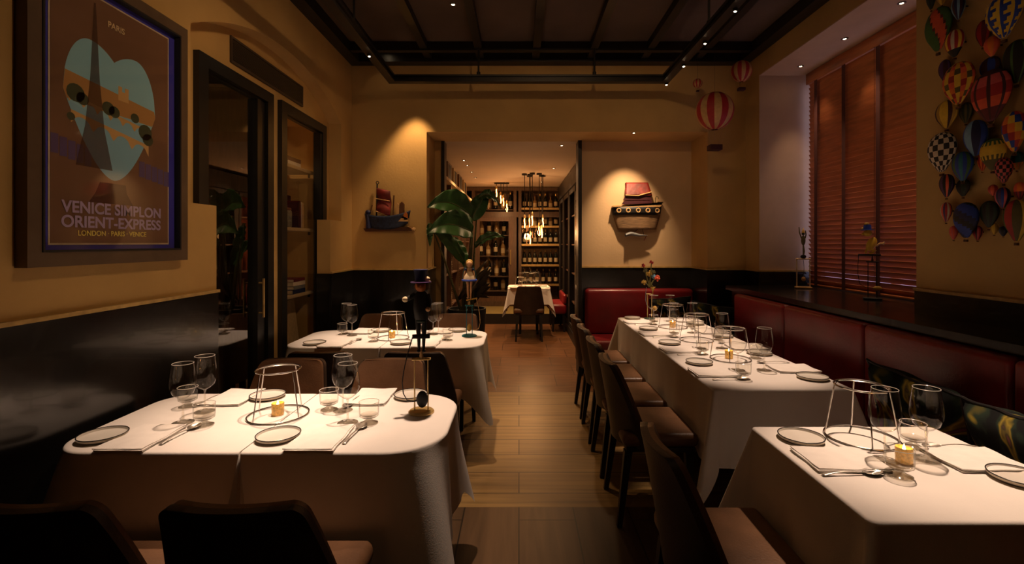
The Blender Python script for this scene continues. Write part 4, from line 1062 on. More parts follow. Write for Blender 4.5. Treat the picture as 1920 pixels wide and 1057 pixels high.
BAL = [  # pixel centre x, top y, bottom y, width px, standoff, pattern, words
 (1746, -22, 22, 18, .03, stripes('black', 'dgreen'), 'black balloon'),
 (1766, -18, 12, 14, .05, wide('yellow', 'gold'), 'small yellow balloon'),
 (1759, 14, 104, 52, .04, lambda g, r: ('coral' if ((g * 2 + r) % 32) in range(8, 16) else 'dred' if ((g * 2 + r) % 32) in (7, 16) else 'green'), 'green balloon with a red diagonal band'),
 (1797, -8, 41, 24, .05, stripes('lblue', 'maroon', 'navy'), 'blue and maroon striped balloon'),
 (1790, 56, 112, 36, .06, banded(stripes('white', 'red', 'yellow', 'red'), lambda g, r: 'black', 0, 6), 'white, red and yellow striped balloon with black foot'),
 (1883, -16, 80, 74, .07, lambda g, r: ('yellow' if (g % 4) > (r % 3) else 'blue'), 'large blue balloon with yellow triangles'),
 (1843, 38, 92, 28, .02, wide('dred', 'red'), 'dark red balloon'),
 (1860, 68, 109, 28, .05, wide('orange', 'coral'), 'small orange balloon'),
 (1856, 107, 154, 40, .03, wide('blue', 'maroon'), 'blue and maroon balloon'),
 (1797, 117, 204, 62, .07, lambda g, r: ('yellow', 'orange', 'olive', 'coral', 'yellow', 'red')[((g // 2) + (r // 2) * 2) % 6], 'large orange and yellow checked balloon'),
 (1858, 131, 238, 78, .06, lambda g, r: 'maroon' if g % 4 == 0 else ('dred', 'dred', 'coral', 'red', 'pink', 'maroon', 'dred')[min(6, r // 3)], 'largest balloon, dark red with pink bands'),
 (1906, 75, 164, 54, .04, lambda g, r: 'green' if g % 5 == 0 else 'black', 'black balloon with green stripes'),
 (1775, 188, 246, 44, .04, stripes('yellow', 'maroon', 'gold', 'yellow'), 'yellow balloon with maroon stripes'),
 (1771, 112, 156, 24, .02, wide('maroon', 'purple'), 'small maroon balloon'),
 (1811, 192, 235, 26, .02, stripes('olive', 'dgreen'), 'olive striped balloon'),
 (1766, 248, 330, 55, .06, checker('black', 'white'), 'black and white checked balloon'),
 (1829, 225, 300, 46, .05, wide('lblue', 'navy', 'blue'), 'light and dark blue striped balloon'),
 (1902, 208, 292, 48, .06, lambda g, r: ('orange', 'yellow', 'blue', 'red')[((g // 3) + (r // 3)) % 4], 'multicoloured checked balloon'),
 (1862, 259, 325, 50, .06, lambda g, r: 'green' if r > 12 + 2 * (g % 2) else ('yellow' if r > 6 + 2 * (g % 2) else 'olive'), 'green balloon with a yellow zigzag'),
 (1842, 286, 324, 20, .03, stripes('orange', 'red'), 'small orange striped balloon'),
 (1805, 284, 345, 40, .06, stripes('teal', 'blue', 'green', 'blue'), 'blue and green striped balloon'),
 (1882, 295, 348, 32, .07, checker('pink', 'black'), 'pink and black checked balloon'),
 (1775, 326, 374, 27, .05, stripes('black', 'coral', 'black', 'purple'), 'black balloon with pink panels'),
 (1806, 335, 372, 26, .03, wide('dgreen', 'black'), 'small dark green balloon'),
 (1880, 351, 394, 26, .05, stripes('purple', 'blue', 'pink', 'navy'), 'purple, blue and pink striped balloon'),
 (1862, 346, 369, 17, .03, wide('coral', 'red'), 'tiny red balloon'),
 (1912, 341, 378, 22, .03, banded(wide('orange', 'coral'), stripes('red', 'dred'), 0, 9), 'small orange balloon with red foot'),
 (1774, 379, 420, 20, .04, stripes('purple', 'red', 'white', 'coral'), 'small red and purple balloon with white edges'),
 (1811, 379, 453, 48, .06, lambda g, r: ('blue', 'blue', 'black', 'navy')[((g + r * 2) // 5) % 4], 'blue balloon with dark swirls'),
 (1855, 376, 432, 36, .04, stripes('dgreen', 'black'), 'dark green striped balloon'),
 (1906, 374, 460, 50, .06, wide('olive', 'yellow', 'green', 'red'), 'green, yellow and red panelled balloon'),
 (1788, 423, 452, 15, .03, stripes('pink', 'coral'), 'tiny pink balloon'),
 (1833, 423, 453, 18, .03, stripes('pink', 'red', 'maroon'), 'tiny pink and red striped balloon'),
 (1864, 418, 442, 16, .03, wide('yellow', 'gold'), 'tiny yellow balloon'),
 (1881, 424, 445, 14, .03, wide('black', 'navy'), 'tiny black balloon'),
 (1907, 284, 322, 26, .02, banded(wide('teal', 'dgreen'), stripes('gold', 'orange'), 0, 8), 'teal balloon with gold foot'),
]
nb = {}
for (px, ty, by, wpx, so, pat, words) in BAL:
    X = XR - so; Y = X * F / (px - CX)
    zt, zb = CH + (CY - ty) * Y / F, CH + (CY - by) * Y / F
    H = zt - zb; wY = wpx * Y * Y / (X * F)
    row = 'top' if ty < 40 else 'upper' if ty < 150 else 'middle' if ty < 280 else 'lower' if ty < 372 else 'bottom'
    t = thing('wall_balloon', 'painted ' + words + ', ' + row + ' part of the wall cluster', 'balloon', (X, Y, zb), 0, 'painted balloons on the right wall')
    used = []
    def mi(k, i):
        c = pat(k, i)
        if c not in used: used.append(c)
        return used.index(c)
    dth = min(.045, so * .9)
    hb = H * .90
    b = MB().lathe([(r, z * hb + H * .10) for r, z in BP], NG, mi=mi, sx=dth * 2 * .5 / .5 * .5 / .5 * .5, sy=wY)
    b.build('envelope', [P[c] for c in used], t, angle=2)
    bs_ = max(.006, wY * .10)
    MB().rbox(-min(bs_, .012) * .5, min(bs_, .012) * .5, -bs_ * .6, bs_ * .6, 0, H * .055, bs_ * .1).build('basket', P['brown'], t)
    MB().tube([(0, -bs_ * .5, H * .05), (0, -wY * .09, H * .105)], .0012, 5).tube([(0, bs_ * .5, H * .05), (0, wY * .09, H * .105)], .0012, 5).build('cord', P['tan'], t)
    MB().tube([(0, 0, H * .6), (so - .0005, 0, H * .6)], .004, 6).build('wall_pin', dkmetal, t)

# hanging balloons in the far right corner
def hang(px, cy_, rpx, yb, Y, label):
    c = at(px, cy_, Y); R = rpx * Y / F
    t = thing('hanging_balloon', label, 'balloon', c, 0, 'striped balloons hanging in the far right corner')
    prof = [(R * math.sin(a), -R * math.cos(a) * (1.08 if a < PI / 2 else 1)) for a in [.18 + (PI - .18) * k / 16 for k in range(17)]]
    b = MB().lathe(prof, 32, mi=lambda k, i: (k // 2) % 2)
    b.build('envelope', [P['red'], P['tan']], t, angle=2)
    zb = (cy_ - yb) * Y / F; h = R * .30
    bw = R * .34
    MB().rbox(-bw, bw, -bw * .8, bw * .8, zb, zb + h, .006).build('basket', P['maroon'], t)
    b = MB()
    for a in (-1, 1):
        for d in (-1, 1): b.tube([(a * bw * .8, d * bw * .6, zb + h), (a * R * .62, d * R * .35, -R * .76)], .0016, 5)
    b.tube([(0, 0, zb + h + R * .3), (0, 0, -R * 1.04)], .003, 5)
    b.build('cord', P['tan'], t)
    MB().tube([(0, 0, R), (0, 0, ZC - .09 - c.z)], .0012, 5).build('thread', dkmetal, t)
hang(1340, 207, 34, 282, 4.60, 'large red and cream striped balloon hanging in the far right corner')
hang(1390, 133, 19, 170, 4.62, 'medium striped balloon hanging highest in the far right corner')
hang(1308, 156, 8.5, 172, 4.80, 'tiny orange-red balloon hanging left of the other two in the corner')

# ------------------------------------------------------------------ sculptures
t = thing('ship_sculpture', 'painted ship sculpture with red sail on the back wall left of the opening', 'sculpture', (0, YB, 0))
K = 5.0 / F
def W(px, py): return ((px - CX) * K, CH + (CY - py) * K)
def wp(pts, y0, y1, m_, name, par): return MB().prism([W(*p) for p in pts], lambda a, c, d: (a, d, c), y0, y1).build(name, m_, par, False)
hull_m = mat('blue_painted_hull', srgb(34, 48, 78)[:3], .5, var=.6, scale=45)
MB().grid(lambda u, v: (W(682 + 86 * u, 0)[0] + (u - .5) * -.06 * (1 - v), -.012 - .055 * math.sin(PI * u) ** .5 * (.45 + .55 * v), W(0, 430 - 25 * v - 8 * (abs(u - .42) * 2) ** 2.2)[1]), 20, 6).build('hull', hull_m, t, solid=.012)
wp([(680, 428), (772, 425), (770, 433), (684, 434)], -.03, 0, P['brown'], 'keel', t)
MB().tube([(W(705, 415)[0], -.035, W(0, 415)[1]), (W(706.5, 345)[0], -.035, W(0, 345)[1])], .008, 8).build('mast', P['black'], t)
MB().ring((W(707, 0)[0], -.035, W(0, 342)[1]), .014, .004, 14, 6, 'Y').build('mast_ring', P['black'], t)
MB().tube([(W(736, 412)[0], -.035, W(0, 412)[1]), (W(738, 366)[0], -.035, W(0, 366)[1])], .007, 8).build('mast', P['brown'], t)
sail = MB().grid(lambda u, v: (W(706 + 25 * u + 2 * math.sin(v * 3) * u, 0)[0], -.038 - .020 * math.sin(PI * u) - .012 * math.sin(v * 9), W(0, 398 - 46 * v + 7 * u * (1 - v) * 1 + 6 * u * v)[1]), 10, 14)
sail.build('sail', mat('red_patched_sail', srgb(112, 28, 22)[:3], .7, var=.7, scale=14), t, solid=.004)
for k, (p, q) in enumerate((((704, 372), (731, 377)), ((705, 396), (722, 402)))): MB().tube([(W(*p)[0], -.058, W(*p)[1]), (W(*q)[0], -.058, W(*q)[1])], .005, 6).build('sail_batten', P['tan'], t)
for (x0, x1, y0, y1, c) in ((741, 748, 384, 408, 'tan'), (749, 757, 382, 409, 'brown'), (757, 764, 401, 412, 'orhair'), (743, 765, 409, 415, 'tan')): wp([(x0, y1), (x1, y1), (x1, y0), ((x0 + x1) / 2, y0 - 4), (x0, y0)], -.05, -.012, P[c], 'deck_house', t)
MB().ell((W(689, 398)[0], -.03, W(0, 398)[1]), (.030, .02, .026), 12, 8).tube([(W(688, 402)[0], -.03, W(0, 402)[1]), (W(691, 428)[0], -.03, W(0, 428)[1])], [.02, .03], 8).build('figurehead', P['navy'], t)
MB().tube([(W(694, 396)[0], -.03, W(0, 396)[1]), (W(697, 384)[0], -.03, W(0, 384)[1])], .005, 6).build('bow_spar', P['brown'], t)
MB().tube([(W(764, 424)[0], -.03, W(0, 424)[1]), (W(774, 429)[0], -.03, W(0, 429)[1])], .005, 6).ell((W(775, 430)[0], -.03, W(0, 430)[1]), (.024, .02, .022), 12, 8).tube([(W(775, 433)[0], -.03, W(0, 433)[1]), (W(775, 439)[0], -.03, W(0, 439)[1])], [.010, .003], 6).build('stern_lantern', P['tan'], t)

t = thing('ark_sculpture', 'wooden ark sculpture with red roof and portholes spotlit on the niche wall', 'sculpture', (0, 5.53, 0))
K = 5.44 / F
hullw = mat('ark_planks', (.24, .145, .072), .7, var=.45, scale=5, stretch=(3, 3, 40), bump=.3, bscale=14)
def bow(u): return .035 + .060 * math.sin(PI * max(0, min(1, u))) ** .6
MB().grid(lambda u, v: (W(1160 - 9 * v + (72 + 17 * v) * u, 0)[0], -bow(u) * (.92 + .08 * v), W(0, 430 - 28 * v)[1]), 24, 8).build('hull', hullw, t, solid=.01)
MB().grid(lambda u, v: (W(1150.5 + 89.5 * u, 0)[0] + (u - .5) * .02 * v, -bow(u) - .008, W(0, 402 - 14 * v - (u > .93) * 2)[1]), 24, 3).build('porthole_band', P['black'], t, solid=.014)
MB().prism([W(1149, 388), W(1238, 388), W(1244, 378), W(1241, 384), W(1150, 385)], lambda a, c, d: (a, d, c), -.09, -.001).build('deck', P['tan'], t, False)
for px in (1160.5, 1177.5, 1196, 1214.5, 1233):
    u = (px - 1150.5) / 89.5; yy_ = -bow(u) - .018
    r_ = MB().ring((W(px, 0)[0], yy_, W(0, 394.5)[1]), .021, .0075, 20, 8, 'Y').build('porthole_ring', P['tan'], t)
    MB().prism([(W(px, 0)[0] + .016 * math.cos(a), W(0, 394.5)[1] + .016 * math.sin(a)) for a in [2 * PI * k / 16 for k in range(16)]], lambda a, c, d: (a, d, c), yy_ - .001, yy_ + .004).build('porthole_hole', black, t, False)
wp([(1172, 385), (1220, 385), (1220, 375), (1172, 375)], -.085, -.001, P['tan'], 'cabin', t)
roofm = mat('ark_red_roof', srgb(104, 28, 20)[:3], .55, var=.45, scale=12, bump=.25, bscale=30)
MB().grid(lambda u, v: (W(1171 + 4 * v + (51 - 9 * v) * u, 0)[0], -.105 + .055 * v, W(0, 367 - 25 * v)[1]), 10, 8).grid(lambda u, v: (W(1175 + 42 * u, 0)[0], -.05 + .045 * v, W(0, 342)[1]), 8, 3).build('roof', roofm, t, solid=.012)
wp([(1166, 383), (1222, 381), (1222, 376), (1219, 367), (1172, 368), (1169, 375), (1218, 375), (1218, 376), (1170, 377)], -.10, -.06, P['maroon'], 'eaves', t)
MB().tube([(W(1172, 366)[0], -.112, W(0, 366)[1]), (W(1196, 367)[0], -.114, W(0, 367)[1]), (W(1221, 360)[0], -.112, W(0, 360)[1])], .006, 6).build('roof_rail', P['tan'], t)
MB().tube([(W(1231, 385)[0], -.04, W(0, 385)[1]), (W(1231, 371)[0], -.04, W(0, 371)[1]), (W(1233, 367)[0], -.04, W(0, 367)[1]), (W(1236, 368)[0], -.04, W(0, 368)[1]), (W(1237, 372)[0], -.04, W(0, 372)[1])], .004, 6).build('davit', P['olive'], t)
b = MB(); b.grid(lambda u, v: (W(1173 + 43 * u, 0)[0], -.075 + .03 * math.cos(2 * PI * v) * (1 - u) ** .7, W(0, 441 - 4 * math.sin(PI * min(1, u * 1.6)) * (1 - u))[1] + .030 * math.sin(2 * PI * v) * math.sin(PI * min(1, .12 + u * .9)) ** .6 * (1 - u * .8)), 16, 10)
b.build('whale_body', P['grey'], t)
MB().ell((W(1179, 0)[0], -.105, W(0, 440)[1]), (.005, .004, .005), 8, 6).build('whale_eye', P['black'], t)
MB().tube([(W(1196, 432)[0], -.07, W(0, 430)[1]), (W(1188, 437)[0], -.075, W(0, 437)[1])], .003, 5).tube([(W(1206, 432)[0], -.06, W(0, 430)[1]), (W(1208, 440)[0], -.068, W(0, 440)[1])], .003, 5).build('hanger', dkmetal, t)
MB().tube([(W(1213, 441)[0], -.07, W(0, 441)[1]), (W(1211, 447)[0], -.06, W(0, 447)[1]), (W(1209, 451)[0], -.06, W(0, 451)[1])], .003, 5).build('string', P['red'], t)

# ------------------------------------------------------------------ window blind
t = thing('window_blind', 'wide cherry wood slatted blind with maroon tapes in the window recess', 'blind', (2.795, 0, 0))
BY0, BY1 = 2.905, 4.712
b = MB(); z = 1.10; k = 0
rr = random.Random(5)
while z < 2.985:
    tilt = 1.12 + .12 * math.sin(z * 3) + rr.uniform(-.02, .02) - .20 * max(0, (1.55 - z) / .5) ** 1.5
    R = Matrix.Rotation(tilt, 3, 'Y')
    b.box((0, (BY0 + BY1) / 2, z), (.052, BY1 - BY0, .0032), M=R)
    z += .0425; k += 1
b.build('slats', slat_m, t, False)
MB().rbox(-.035, .03, BY0 - .012, BY1 + .010, 2.985, 3.088, .004).build('headrail', slat_m, t)
MB().rbox(-.027, .027, BY0, BY1, 1.064, 1.082, .004).build('bottom_rail', slat_m, t)
for y in (2.98, 3.37, 3.78, 4.18, 4.57):
    MB().bx(-.0315, -.030, y - .022, y + .022, 1.068, 2.99).build('ladder_tape', tape_m, t, False)
for y in (3.78,): MB().tube([(-.036, y + .03, 2.99), (-.036, y + .03, 1.20)], .0018, 5).build('pull_cord', tape_m, t)
# ------------------------------------------------------------------ tall plant at the opening
t = thing('potted_plant', 'tall broad-leaved plant in a black pot left of the opening to the far room', 'plant', (-.56, 5.30, 0))
MB().lathe([(0, 0), (.150, 0), (.160, .02), (.205, .74), (.205, .765), (.188, .765), (.185, .72), (0, .72)], 32).build('pot', black, t)
MB().lathe([(0, .722), (.186, .722), (.15, .735), (0, .74)], 24).build('soil', soil, t)
def leaf(base, tip, bend, width, sv, m_=leaf_m, stem_from=None, droop=.1):
    """petiole from the soil to base, blade from base to tip bowed by bend"""
    base, tip = Vector(base), Vector(tip); ax = (tip - base)
    side = Vector(sv)
    side = (side - ax.normalized() * side.dot(ax.normalized())).normalized()
    up = ax.normalized().cross(side)
    if up.z < 0: up = -up
    def spine(u): return base + ax * u + Vector((0, 0, 1)) * bend * 4 * u * (1 - u) - Vector((0, 0, 1)) * droop * u ** 3
    def g(u, v):
        a = (u - .5) * 2
        w_ = width * (math.sin(PI * min(1, .04 + v * .96) ** .75)) ** .75
        p = spine(v) + side * a * w_ + up * (abs(a) ** 1.2 * w_ * .38 + .010 * math.sin(v * 26 + a * 2) * abs(a))
        return tuple(p)
    o = MB().grid(g, 12, 22).build('leaf', m_, t, solid=.002)
    MB().tube([tuple(spine(k / 12) + up * .003) for k in range(12)], [.006 - .0004 * k for k in range(12)], 6).build('midrib', stem_m, o)
    s0 = Vector(stem_from or (0, 0, .73)); mid = s0.lerp(base, .55) + Vector((0, 0, .05))
    MB().tube([s0, s0.lerp(mid, .5), mid, base], [.016, .013, .010, .007], 8).build('stem', stem_m, t)
lp = lambda px, py, d=0: tuple(at(px, py, 5.30 + d) - Vector((-.56, 5.30, 0)))
leaf(lp(886, 408, -.05), lp(801, 384, -.32), .09, .150, (.1, .45, 1), stem_from=(-.02, 0, .73), droop=.02)
leaf(lp(886, 436, -.15), lp(800, 418, -.42), .05, .150, (.1, .55, 1), stem_from=(.03, -.02, .73), droop=.10)
leaf(lp(884, 412), lp(914, 360, .10), .02, .095, (1, .3, .25), stem_from=(.02, .03, .73), droop=.0)
leaf(lp(896, 372, .05), lp(938, 382, .1), .07, .060, (.1, .5, 1), stem_from=(.04, .02, .73), droop=.03)
leaf(lp(872, 492), lp(810, 424, -.32), .05, .070, (.7, .4, .8), stem_from=(-.05, 0, .73), droop=.02)
leaf(lp(890, 462), lp(948, 440, .05), .05, .052, (.0, .6, 1), stem_from=(.06, 0, .73), droop=.03)
leaf(lp(874, 500, .1), lp(852, 444, .2), .03, .060, (1, .4, .2), stem_from=(-.03, .05, .73), droop=.0)
leaf(lp(806, 418, -.3), lp(806, 462, -.32), .02, .035, (1, .3, .1), stem_from=(-.06, -.03, .73), droop=.0)
rr = random.Random(11)
for k in range(16):
    a = rr.uniform(0, 6.28); b0 = (.10 * math.cos(a), .10 * math.sin(a), .78 + rr.random() * .12)
    tx = .12 + .06 * rr.random() + (.04 if k % 2 else 0)
    p1 = (tx + .08 * rr.random(), rr.uniform(-.12, .12), .92 + rr.random() * .40)
    ax = Vector(p1) - Vector(b0)
    side = ax.cross(Vector((rr.uniform(-1, 1), 1, .2))).normalized(); w_ = .022 + .012 * rr.random()
    MB().grid(lambda u, v: tuple(Vector(b0) + ax * v + Vector((.04, 0, -.04)) * v * v + side * (u - .5) * 2 * w_ * math.sin(PI * (.08 + .9 * v))), 4, 10).build('dry_leaf', leaf_d, t, solid=.0015)

# ------------------------------------------------------------------ far room: wine cabinet, racks, pendants
cab = thing('wine_cabinet', 'dark wooden glass-fronted wine cabinet filling the end of the far room', 'cabinet', (0, 0, .18))
H_ = 2.42
frm = mat('cabinet_brown_wood', (.085, .050, .030), .42, var=.3, scale=6, stretch=(10, 10, 1.5))
YC0, YC1 = 10.0, 10.55
MB().bx(-1.14, 1.09, YC1, YC1 + .03, 0, H_).build('back_panel', mat('cabinet_back', (.16, .085, .035), .55, var=.35, scale=4, stretch=(4, 1, 14)), cab, False)
b = MB()
for x in (-1.12, -.93, -.08, .02, .86, 1.07): b.bx(x - .03, x + .03, YC0 - .02, YC1, 0, H_)
b.build('upright', frm, cab, False)
MB().bx(-1.14, 1.09, YC0 - .025, YC0 + .05, 1.81, 1.92).bx(-1.14, 1.09, YC0 - .025, YC1, H_ - .07, H_).bx(-1.14, 1.09, YC0 - .025, YC1, 0, .10).build('cornice', frm, cab, False)
shz = (1.98, 1.61, 1.24, .82, .42)
for z in shz:
    MB().rbox(.05, .83, YC0 + .06, YC1, z - .02, z, .004).build('shelf', frm, cab)
    MB().bx(.05, .83, YC0 + .045, YC0 + .060, z - .012, z + .030).build('shelf_rail', brass, cab, False)
for z in (1.98, 1.45, 1.02, .60, .30): MB().rbox(-.90, -.11, YC0 + .12, YC1, z - .02, z, .004).build('shelf', frm, cab)
MB().bx(-.90, -.80, YC0 - .015, YC0 + .03, .1, 1.81).bx(-.21, -.11, YC0 - .015, YC0 + .03, .1, 1.81).bx(-.80, -.21, YC0 - .015, YC0 + .03, .1, .20).bx(-.80, -.21, YC0 - .015, YC0 + .03, 1.73, 1.81).build('door', walnut, cab, False)
dk = MB().tube([(-.17, YC0 - .03, .85), (-.17, YC0 - .03, 1.15)], .010, 8); dk.build('door_handle', brass, cab)
MB().add([(-.80, YC0 + .004, .2), (-.21, YC0 + .004, .2), (-.21, YC0 + .004, 1.73), (-.80, YC0 + .004, 1.73), (.05, YC0 + .004, .1), (.83, YC0 + .004, .1), (.83, YC0 + .004, 1.81), (.05, YC0 + .004, 1.81)], [(0, 1, 2, 3), (4, 5, 6, 7)]).build('glass_pane', pane_m, cab, False)
def make_bottle():
    t = thing('wine_bottle', 'b', 'bottle')
    MB().lathe([(0, 0), (.034, 0), (.0375, .006), (.0378, .19), (.032, .215), (.0155, .238), (.0140, .295), (.0155, .298), (.0155, .306), (0, .306)], 20).build('body', bottle_m, t)
    MB().lathe([(.0382, .07), (.0382, .15)], 20, close=False).build('label', label_m, t)
    MB().lathe([(.0150, .240), (.0146, .300), (.0162, .302), (.0162, .308), (0, .309)], 16, close=False).build('foil', gold_foil, t)
    return t
def make_spirit():
    t = thing('spirit_bottle', 'b', 'bottle')
    MB().lathe([(0, 0), (.040, 0), (.042, .008), (.042, .15), (.030, .178), (.013, .195), (.012, .245), (.014, .247), (.014, .252)], 20).build('body', bottle_c, t)
    MB().lathe([(.0423, .04), (.0423, .12)], 20, close=False).build('label', label_m, t)
    MB().lathe([(.0155, .250), (.0155, .280), (0, .281)], 14).build('stopper', P['maroon'], t)
    return t
WB, SB = Proto(make_bottle), Proto(make_spirit)
rown = ('top', 'second', 'third', 'fourth', 'lowest')
posn = ('first', 'second', 'third', 'fourth', 'fifth', 'sixth', 'seventh', 'eighth')
for r_, z in enumerate(shz):
    n = 7 if r_ < 4 else 6
    for k in range(n):
        pr_ = SB if (r_ in (0, 1) and k in (2, 5)) else WB
        pr_.put((.115 + (.65) * k / (n - 1), YC0 + .17 + .03 * (k % 2), .18 + z + .0005), k * 1.3, posn[k] + ' bottle from the left, ' + rown[r_] + ' right-hand shelf of the far wine cabinet', 'bottles in the right bay of the wine cabinet', (1, 1, 1.06))
for r_, z in enumerate((1.98, 1.45, 1.02, .60, .30)):
    for k in range(5):
        (SB if (k + r_) % 2 else WB).put((-.80 + .62 * k / 4 + .02 * (r_ % 2), YC0 + .30, .18 + z + .0005), k, posn[k] + ' bottle from the left, ' + rown[r_] + ' left-hand shelf of the far wine cabinet', 'bottles in the left bay of the wine cabinet', (1.1, 1.1, 1.1 + .1 * ((k * 7 + r_) % 3)))
# left rack along the corridor
rk = thing('wine_rack', 'tall dark rack with notched metal ladders along the left of the far room', 'rack', (0, 0, 0))
MB().bx(-1.148, -1.12, 5.85, 9.80, .0, 2.26).build('back_panel', mat('rack_back_wood', (.30, .15, .06), .55, var=.3, scale=5, stretch=(1, 1, 8)), rk, False)
b = MB()
for y in (5.90, 6.75, 7.6, 8.5, 9.35, 9.77): b.bx(-1.12, -.93, y - .022, y + .022, 0, 2.26)
b.build('upright', walnut, rk, False)
for z in (.12, .60, 1.05, 1.5, 1.9): MB().bx(-1.12, -.95, 5.922, 9.75, z - .02, z).build('shelf', walnut, rk, False)
MB().bx(-1.145, -.90, 5.85, 9.80, 2.262, 2.30).build('ledge', oakw, rk, False)
for y in (6.75, 7.6, 8.5, 9.35):
    b = MB().bx(-.93, -.925, y - .012, y + .012, .05, 2.2)
    for k in range(72): b.bx(-.925, -.912, y - .012, y + .012, .06 + k * .03, .072 + k * .03)
    b.build('notched_ladder', steel, rk, False)
k = 0
for z in (.60, 1.05, 1.5, 1.9):
    for y in (6.1, 6.4, 7.0, 7.3, 7.85, 8.2, 8.75, 9.1):
        (WB if (k % 3) else SB).put((-1.04, y, z + .0005), k, posn[(6.1, 6.4, 7.0, 7.3, 7.85, 8.2, 8.75, 9.1).index(y)] + ' bottle from the opening, ' + {.60: 'lowest', 1.05: 'second lowest', 1.5: 'second highest', 1.9: 'highest'}[z] + ' shelf of the left rack', 'bottles in the left rack'); k += 1
for k, y in enumerate((6.2, 6.75, 7.35, 8.0, 8.7)):
    t = thing('wine_crate', 'wooden wine crate end on the ledge above the left rack, ' + posn[k] + ' from the opening', 'crate', (-1.0, y, 2.301), 0, 'crates above the left rack')
    MB().bx(-.09, .05, -.20, .20, 0, .26).build('body', walnut if k % 2 else oakw, t, False)
    MB().bx(.05, .054, -.12, .12, .03, .23).build('dark_panel', black, t, False)
# right cabinet along the corridor
rc = thing('tall_cabinet', 'tall black glazed cabinet lining the right side of the far room', 'cabinet', (0, 0, 0))
MB().bx(1.06, 1.095, 5.95, 9.85, 0, 2.55).build('back_panel', mat('cabinet_red_wood', (.20, .055, .030), .45, var=.3, scale=5), rc, False)
b = MB()
for y in (5.97, 6.9, 7.85, 8.8, 9.8): b.bx(.80, 1.06, y - .02, y + .02, .10, 2.30)
b.build('upright', blackwood, rc, False)
MB().bx(.775, 1.06, 5.95, 9.83, 2.30, 2.55).build('cornice', blackwood, rc, False)
MB().bx(.79, 1.06, 5.95, 9.83, 0, .14).build('plinth', blackwood, rc, False)
for z in (.55, 1.0, 1.45, 1.9): MB().bx(.84, 1.06, 5.99, 9.78, z - .02, z).build('shelf', walnut, rc, False)
MB().bx(.80, .82, 6.0, 6.9, .16, 2.28).build('door', blackwood, rc, False)
for y in (6.96, 7.90, 8.85): MB().bx(.795, .81, y, y + .06, .15, 2.29).bx(.795, .81, y + .80, y + .86, .15, 2.29).bx(.795, .81, y + .06, y + .80, .15, .22).bx(.795, .81, y + .06, y + .80, 2.22, 2.29).build('door_frame', blackwood, rc, False)
MB().tube([(.785, 6.78, .95), (.785, 6.78, 1.3)], .009, 8).build('door_handle', brass, rc)
k = 0
for z in (1.0, 1.45, 1.9):
    for y in (7.15, 7.5, 8.1, 8.45, 9.1, 9.45):
        (WB if k % 2 else SB).put((.93, y, z + .0005), k, posn[(7.15, 7.5, 8.1, 8.45, 9.1, 9.45).index(y)] + ' bottle from the opening, ' + {1.0: 'lowest', 1.45: 'middle', 1.9: 'highest'}[z] + ' shelf of the right cabinet', 'bottles in the right cabinet'); k += 1
# doorway posts
struct('trim_30', MB().bx(.66, .70, 5.46, 5.66, 0, 2.61), blackwood)
struct('trim_31', MB().bx(-.872, -.835, 5.5, 5.66, 0, 2.61), blackwood)
pz_ = thing('folding_door', 'black folded-back door leaf standing inside the opening on the right', 'door leaf', (.735, 5.78, 0))
MB().rbox(-.022, .022, -.11, .42, .012, 2.12, .004).build('leaf', blackwood, pz_)
for z0, z1 in ((.15, .95), (1.08, 2.0)): MB().bx(-.028, -.022, -.03, .34, z0, z1).build('panel', lacquer, pz_, False)
MB().tube([(-.045, -.06, .98), (-.045, -.06, 1.25)], .010, 8).tube([(-.022, -.06, 1.0), (-.045, -.06, 1.0)], .006, 6).tube([(-.022, -.06, 1.23), (-.045, -.06, 1.23)], .006, 6).build('handle', brass, pz_)
# pendants
def make_pendant(x, y, zb, label, group):
    t = thing('pendant_lamp', label, 'pendant lamp', (x, y, zb), 0, group)
    b = MB().lathe([(0, -.010), (.012, -.006), (.026, .03), (.030, .07), (.026, .115), (.016, .15), (.014, .16)], 16); b.build('bulb', glass_mat2, t)
    MB().tube([(0, 0, .0), (.006, 0, .06), (-.004, 0, .11), (0, 0, .15)], .0085, 8).build('filament', bulb_e, t)
    MB().lathe([(.016, .155), (.018, .16), (.018, .20), (.010, .215), (0, .215)], 14).build('socket', brass, t)
    MB().tube([(0, 0, .21), (0, 0, 2.61 - zb - .02)], .006, 6).build('stem', dkmetal, t)
    MB().lathe([(0, 2.61 - zb - .03), (.045, 2.61 - zb - .026), (.045, 2.61 - zb)], 18).build('canopy', dkmetal, t)
glass_mat2 = glass_mat('amber_bulb_glass', tint=(1, .86, .62), edge=.3)
for k, (px, py, Y) in enumerate(((983.5, 421, 8.1), (993, 420, 8.3), (998, 416, 8.0), (994, 452, 8.15), (1018, 420, 8.3), (1011, 436, 8.05), (1016, 440, 8.25))):
    p = at(px, py, Y)
    make_pendant(p.x, p.y, p.z - .05, 'glowing filament bulb pendant in the cluster over the far table, ' + ('leftmost', 'second from left', 'third, in front', 'hanging lowest', 'rightmost and high', 'low and right of centre', 'lowest on the right')[k], 'pendant cluster over the far table')
for k, (px, py) in enumerate(((931, 362), (939, 374), (944, 379), (950.5, 390))):  # bulbs added in place of the pendants' reflection in the cabinet glass
    p = at(px, py, 9.3)
    make_pendant(p.x, p.y, p.z - .07, 'small glowing bulb added for a reflection in glass, ' + ('highest', 'second', 'third', 'lowest')[k] + ' of the slanting row', 'slanting row of bulbs added for glass reflections')

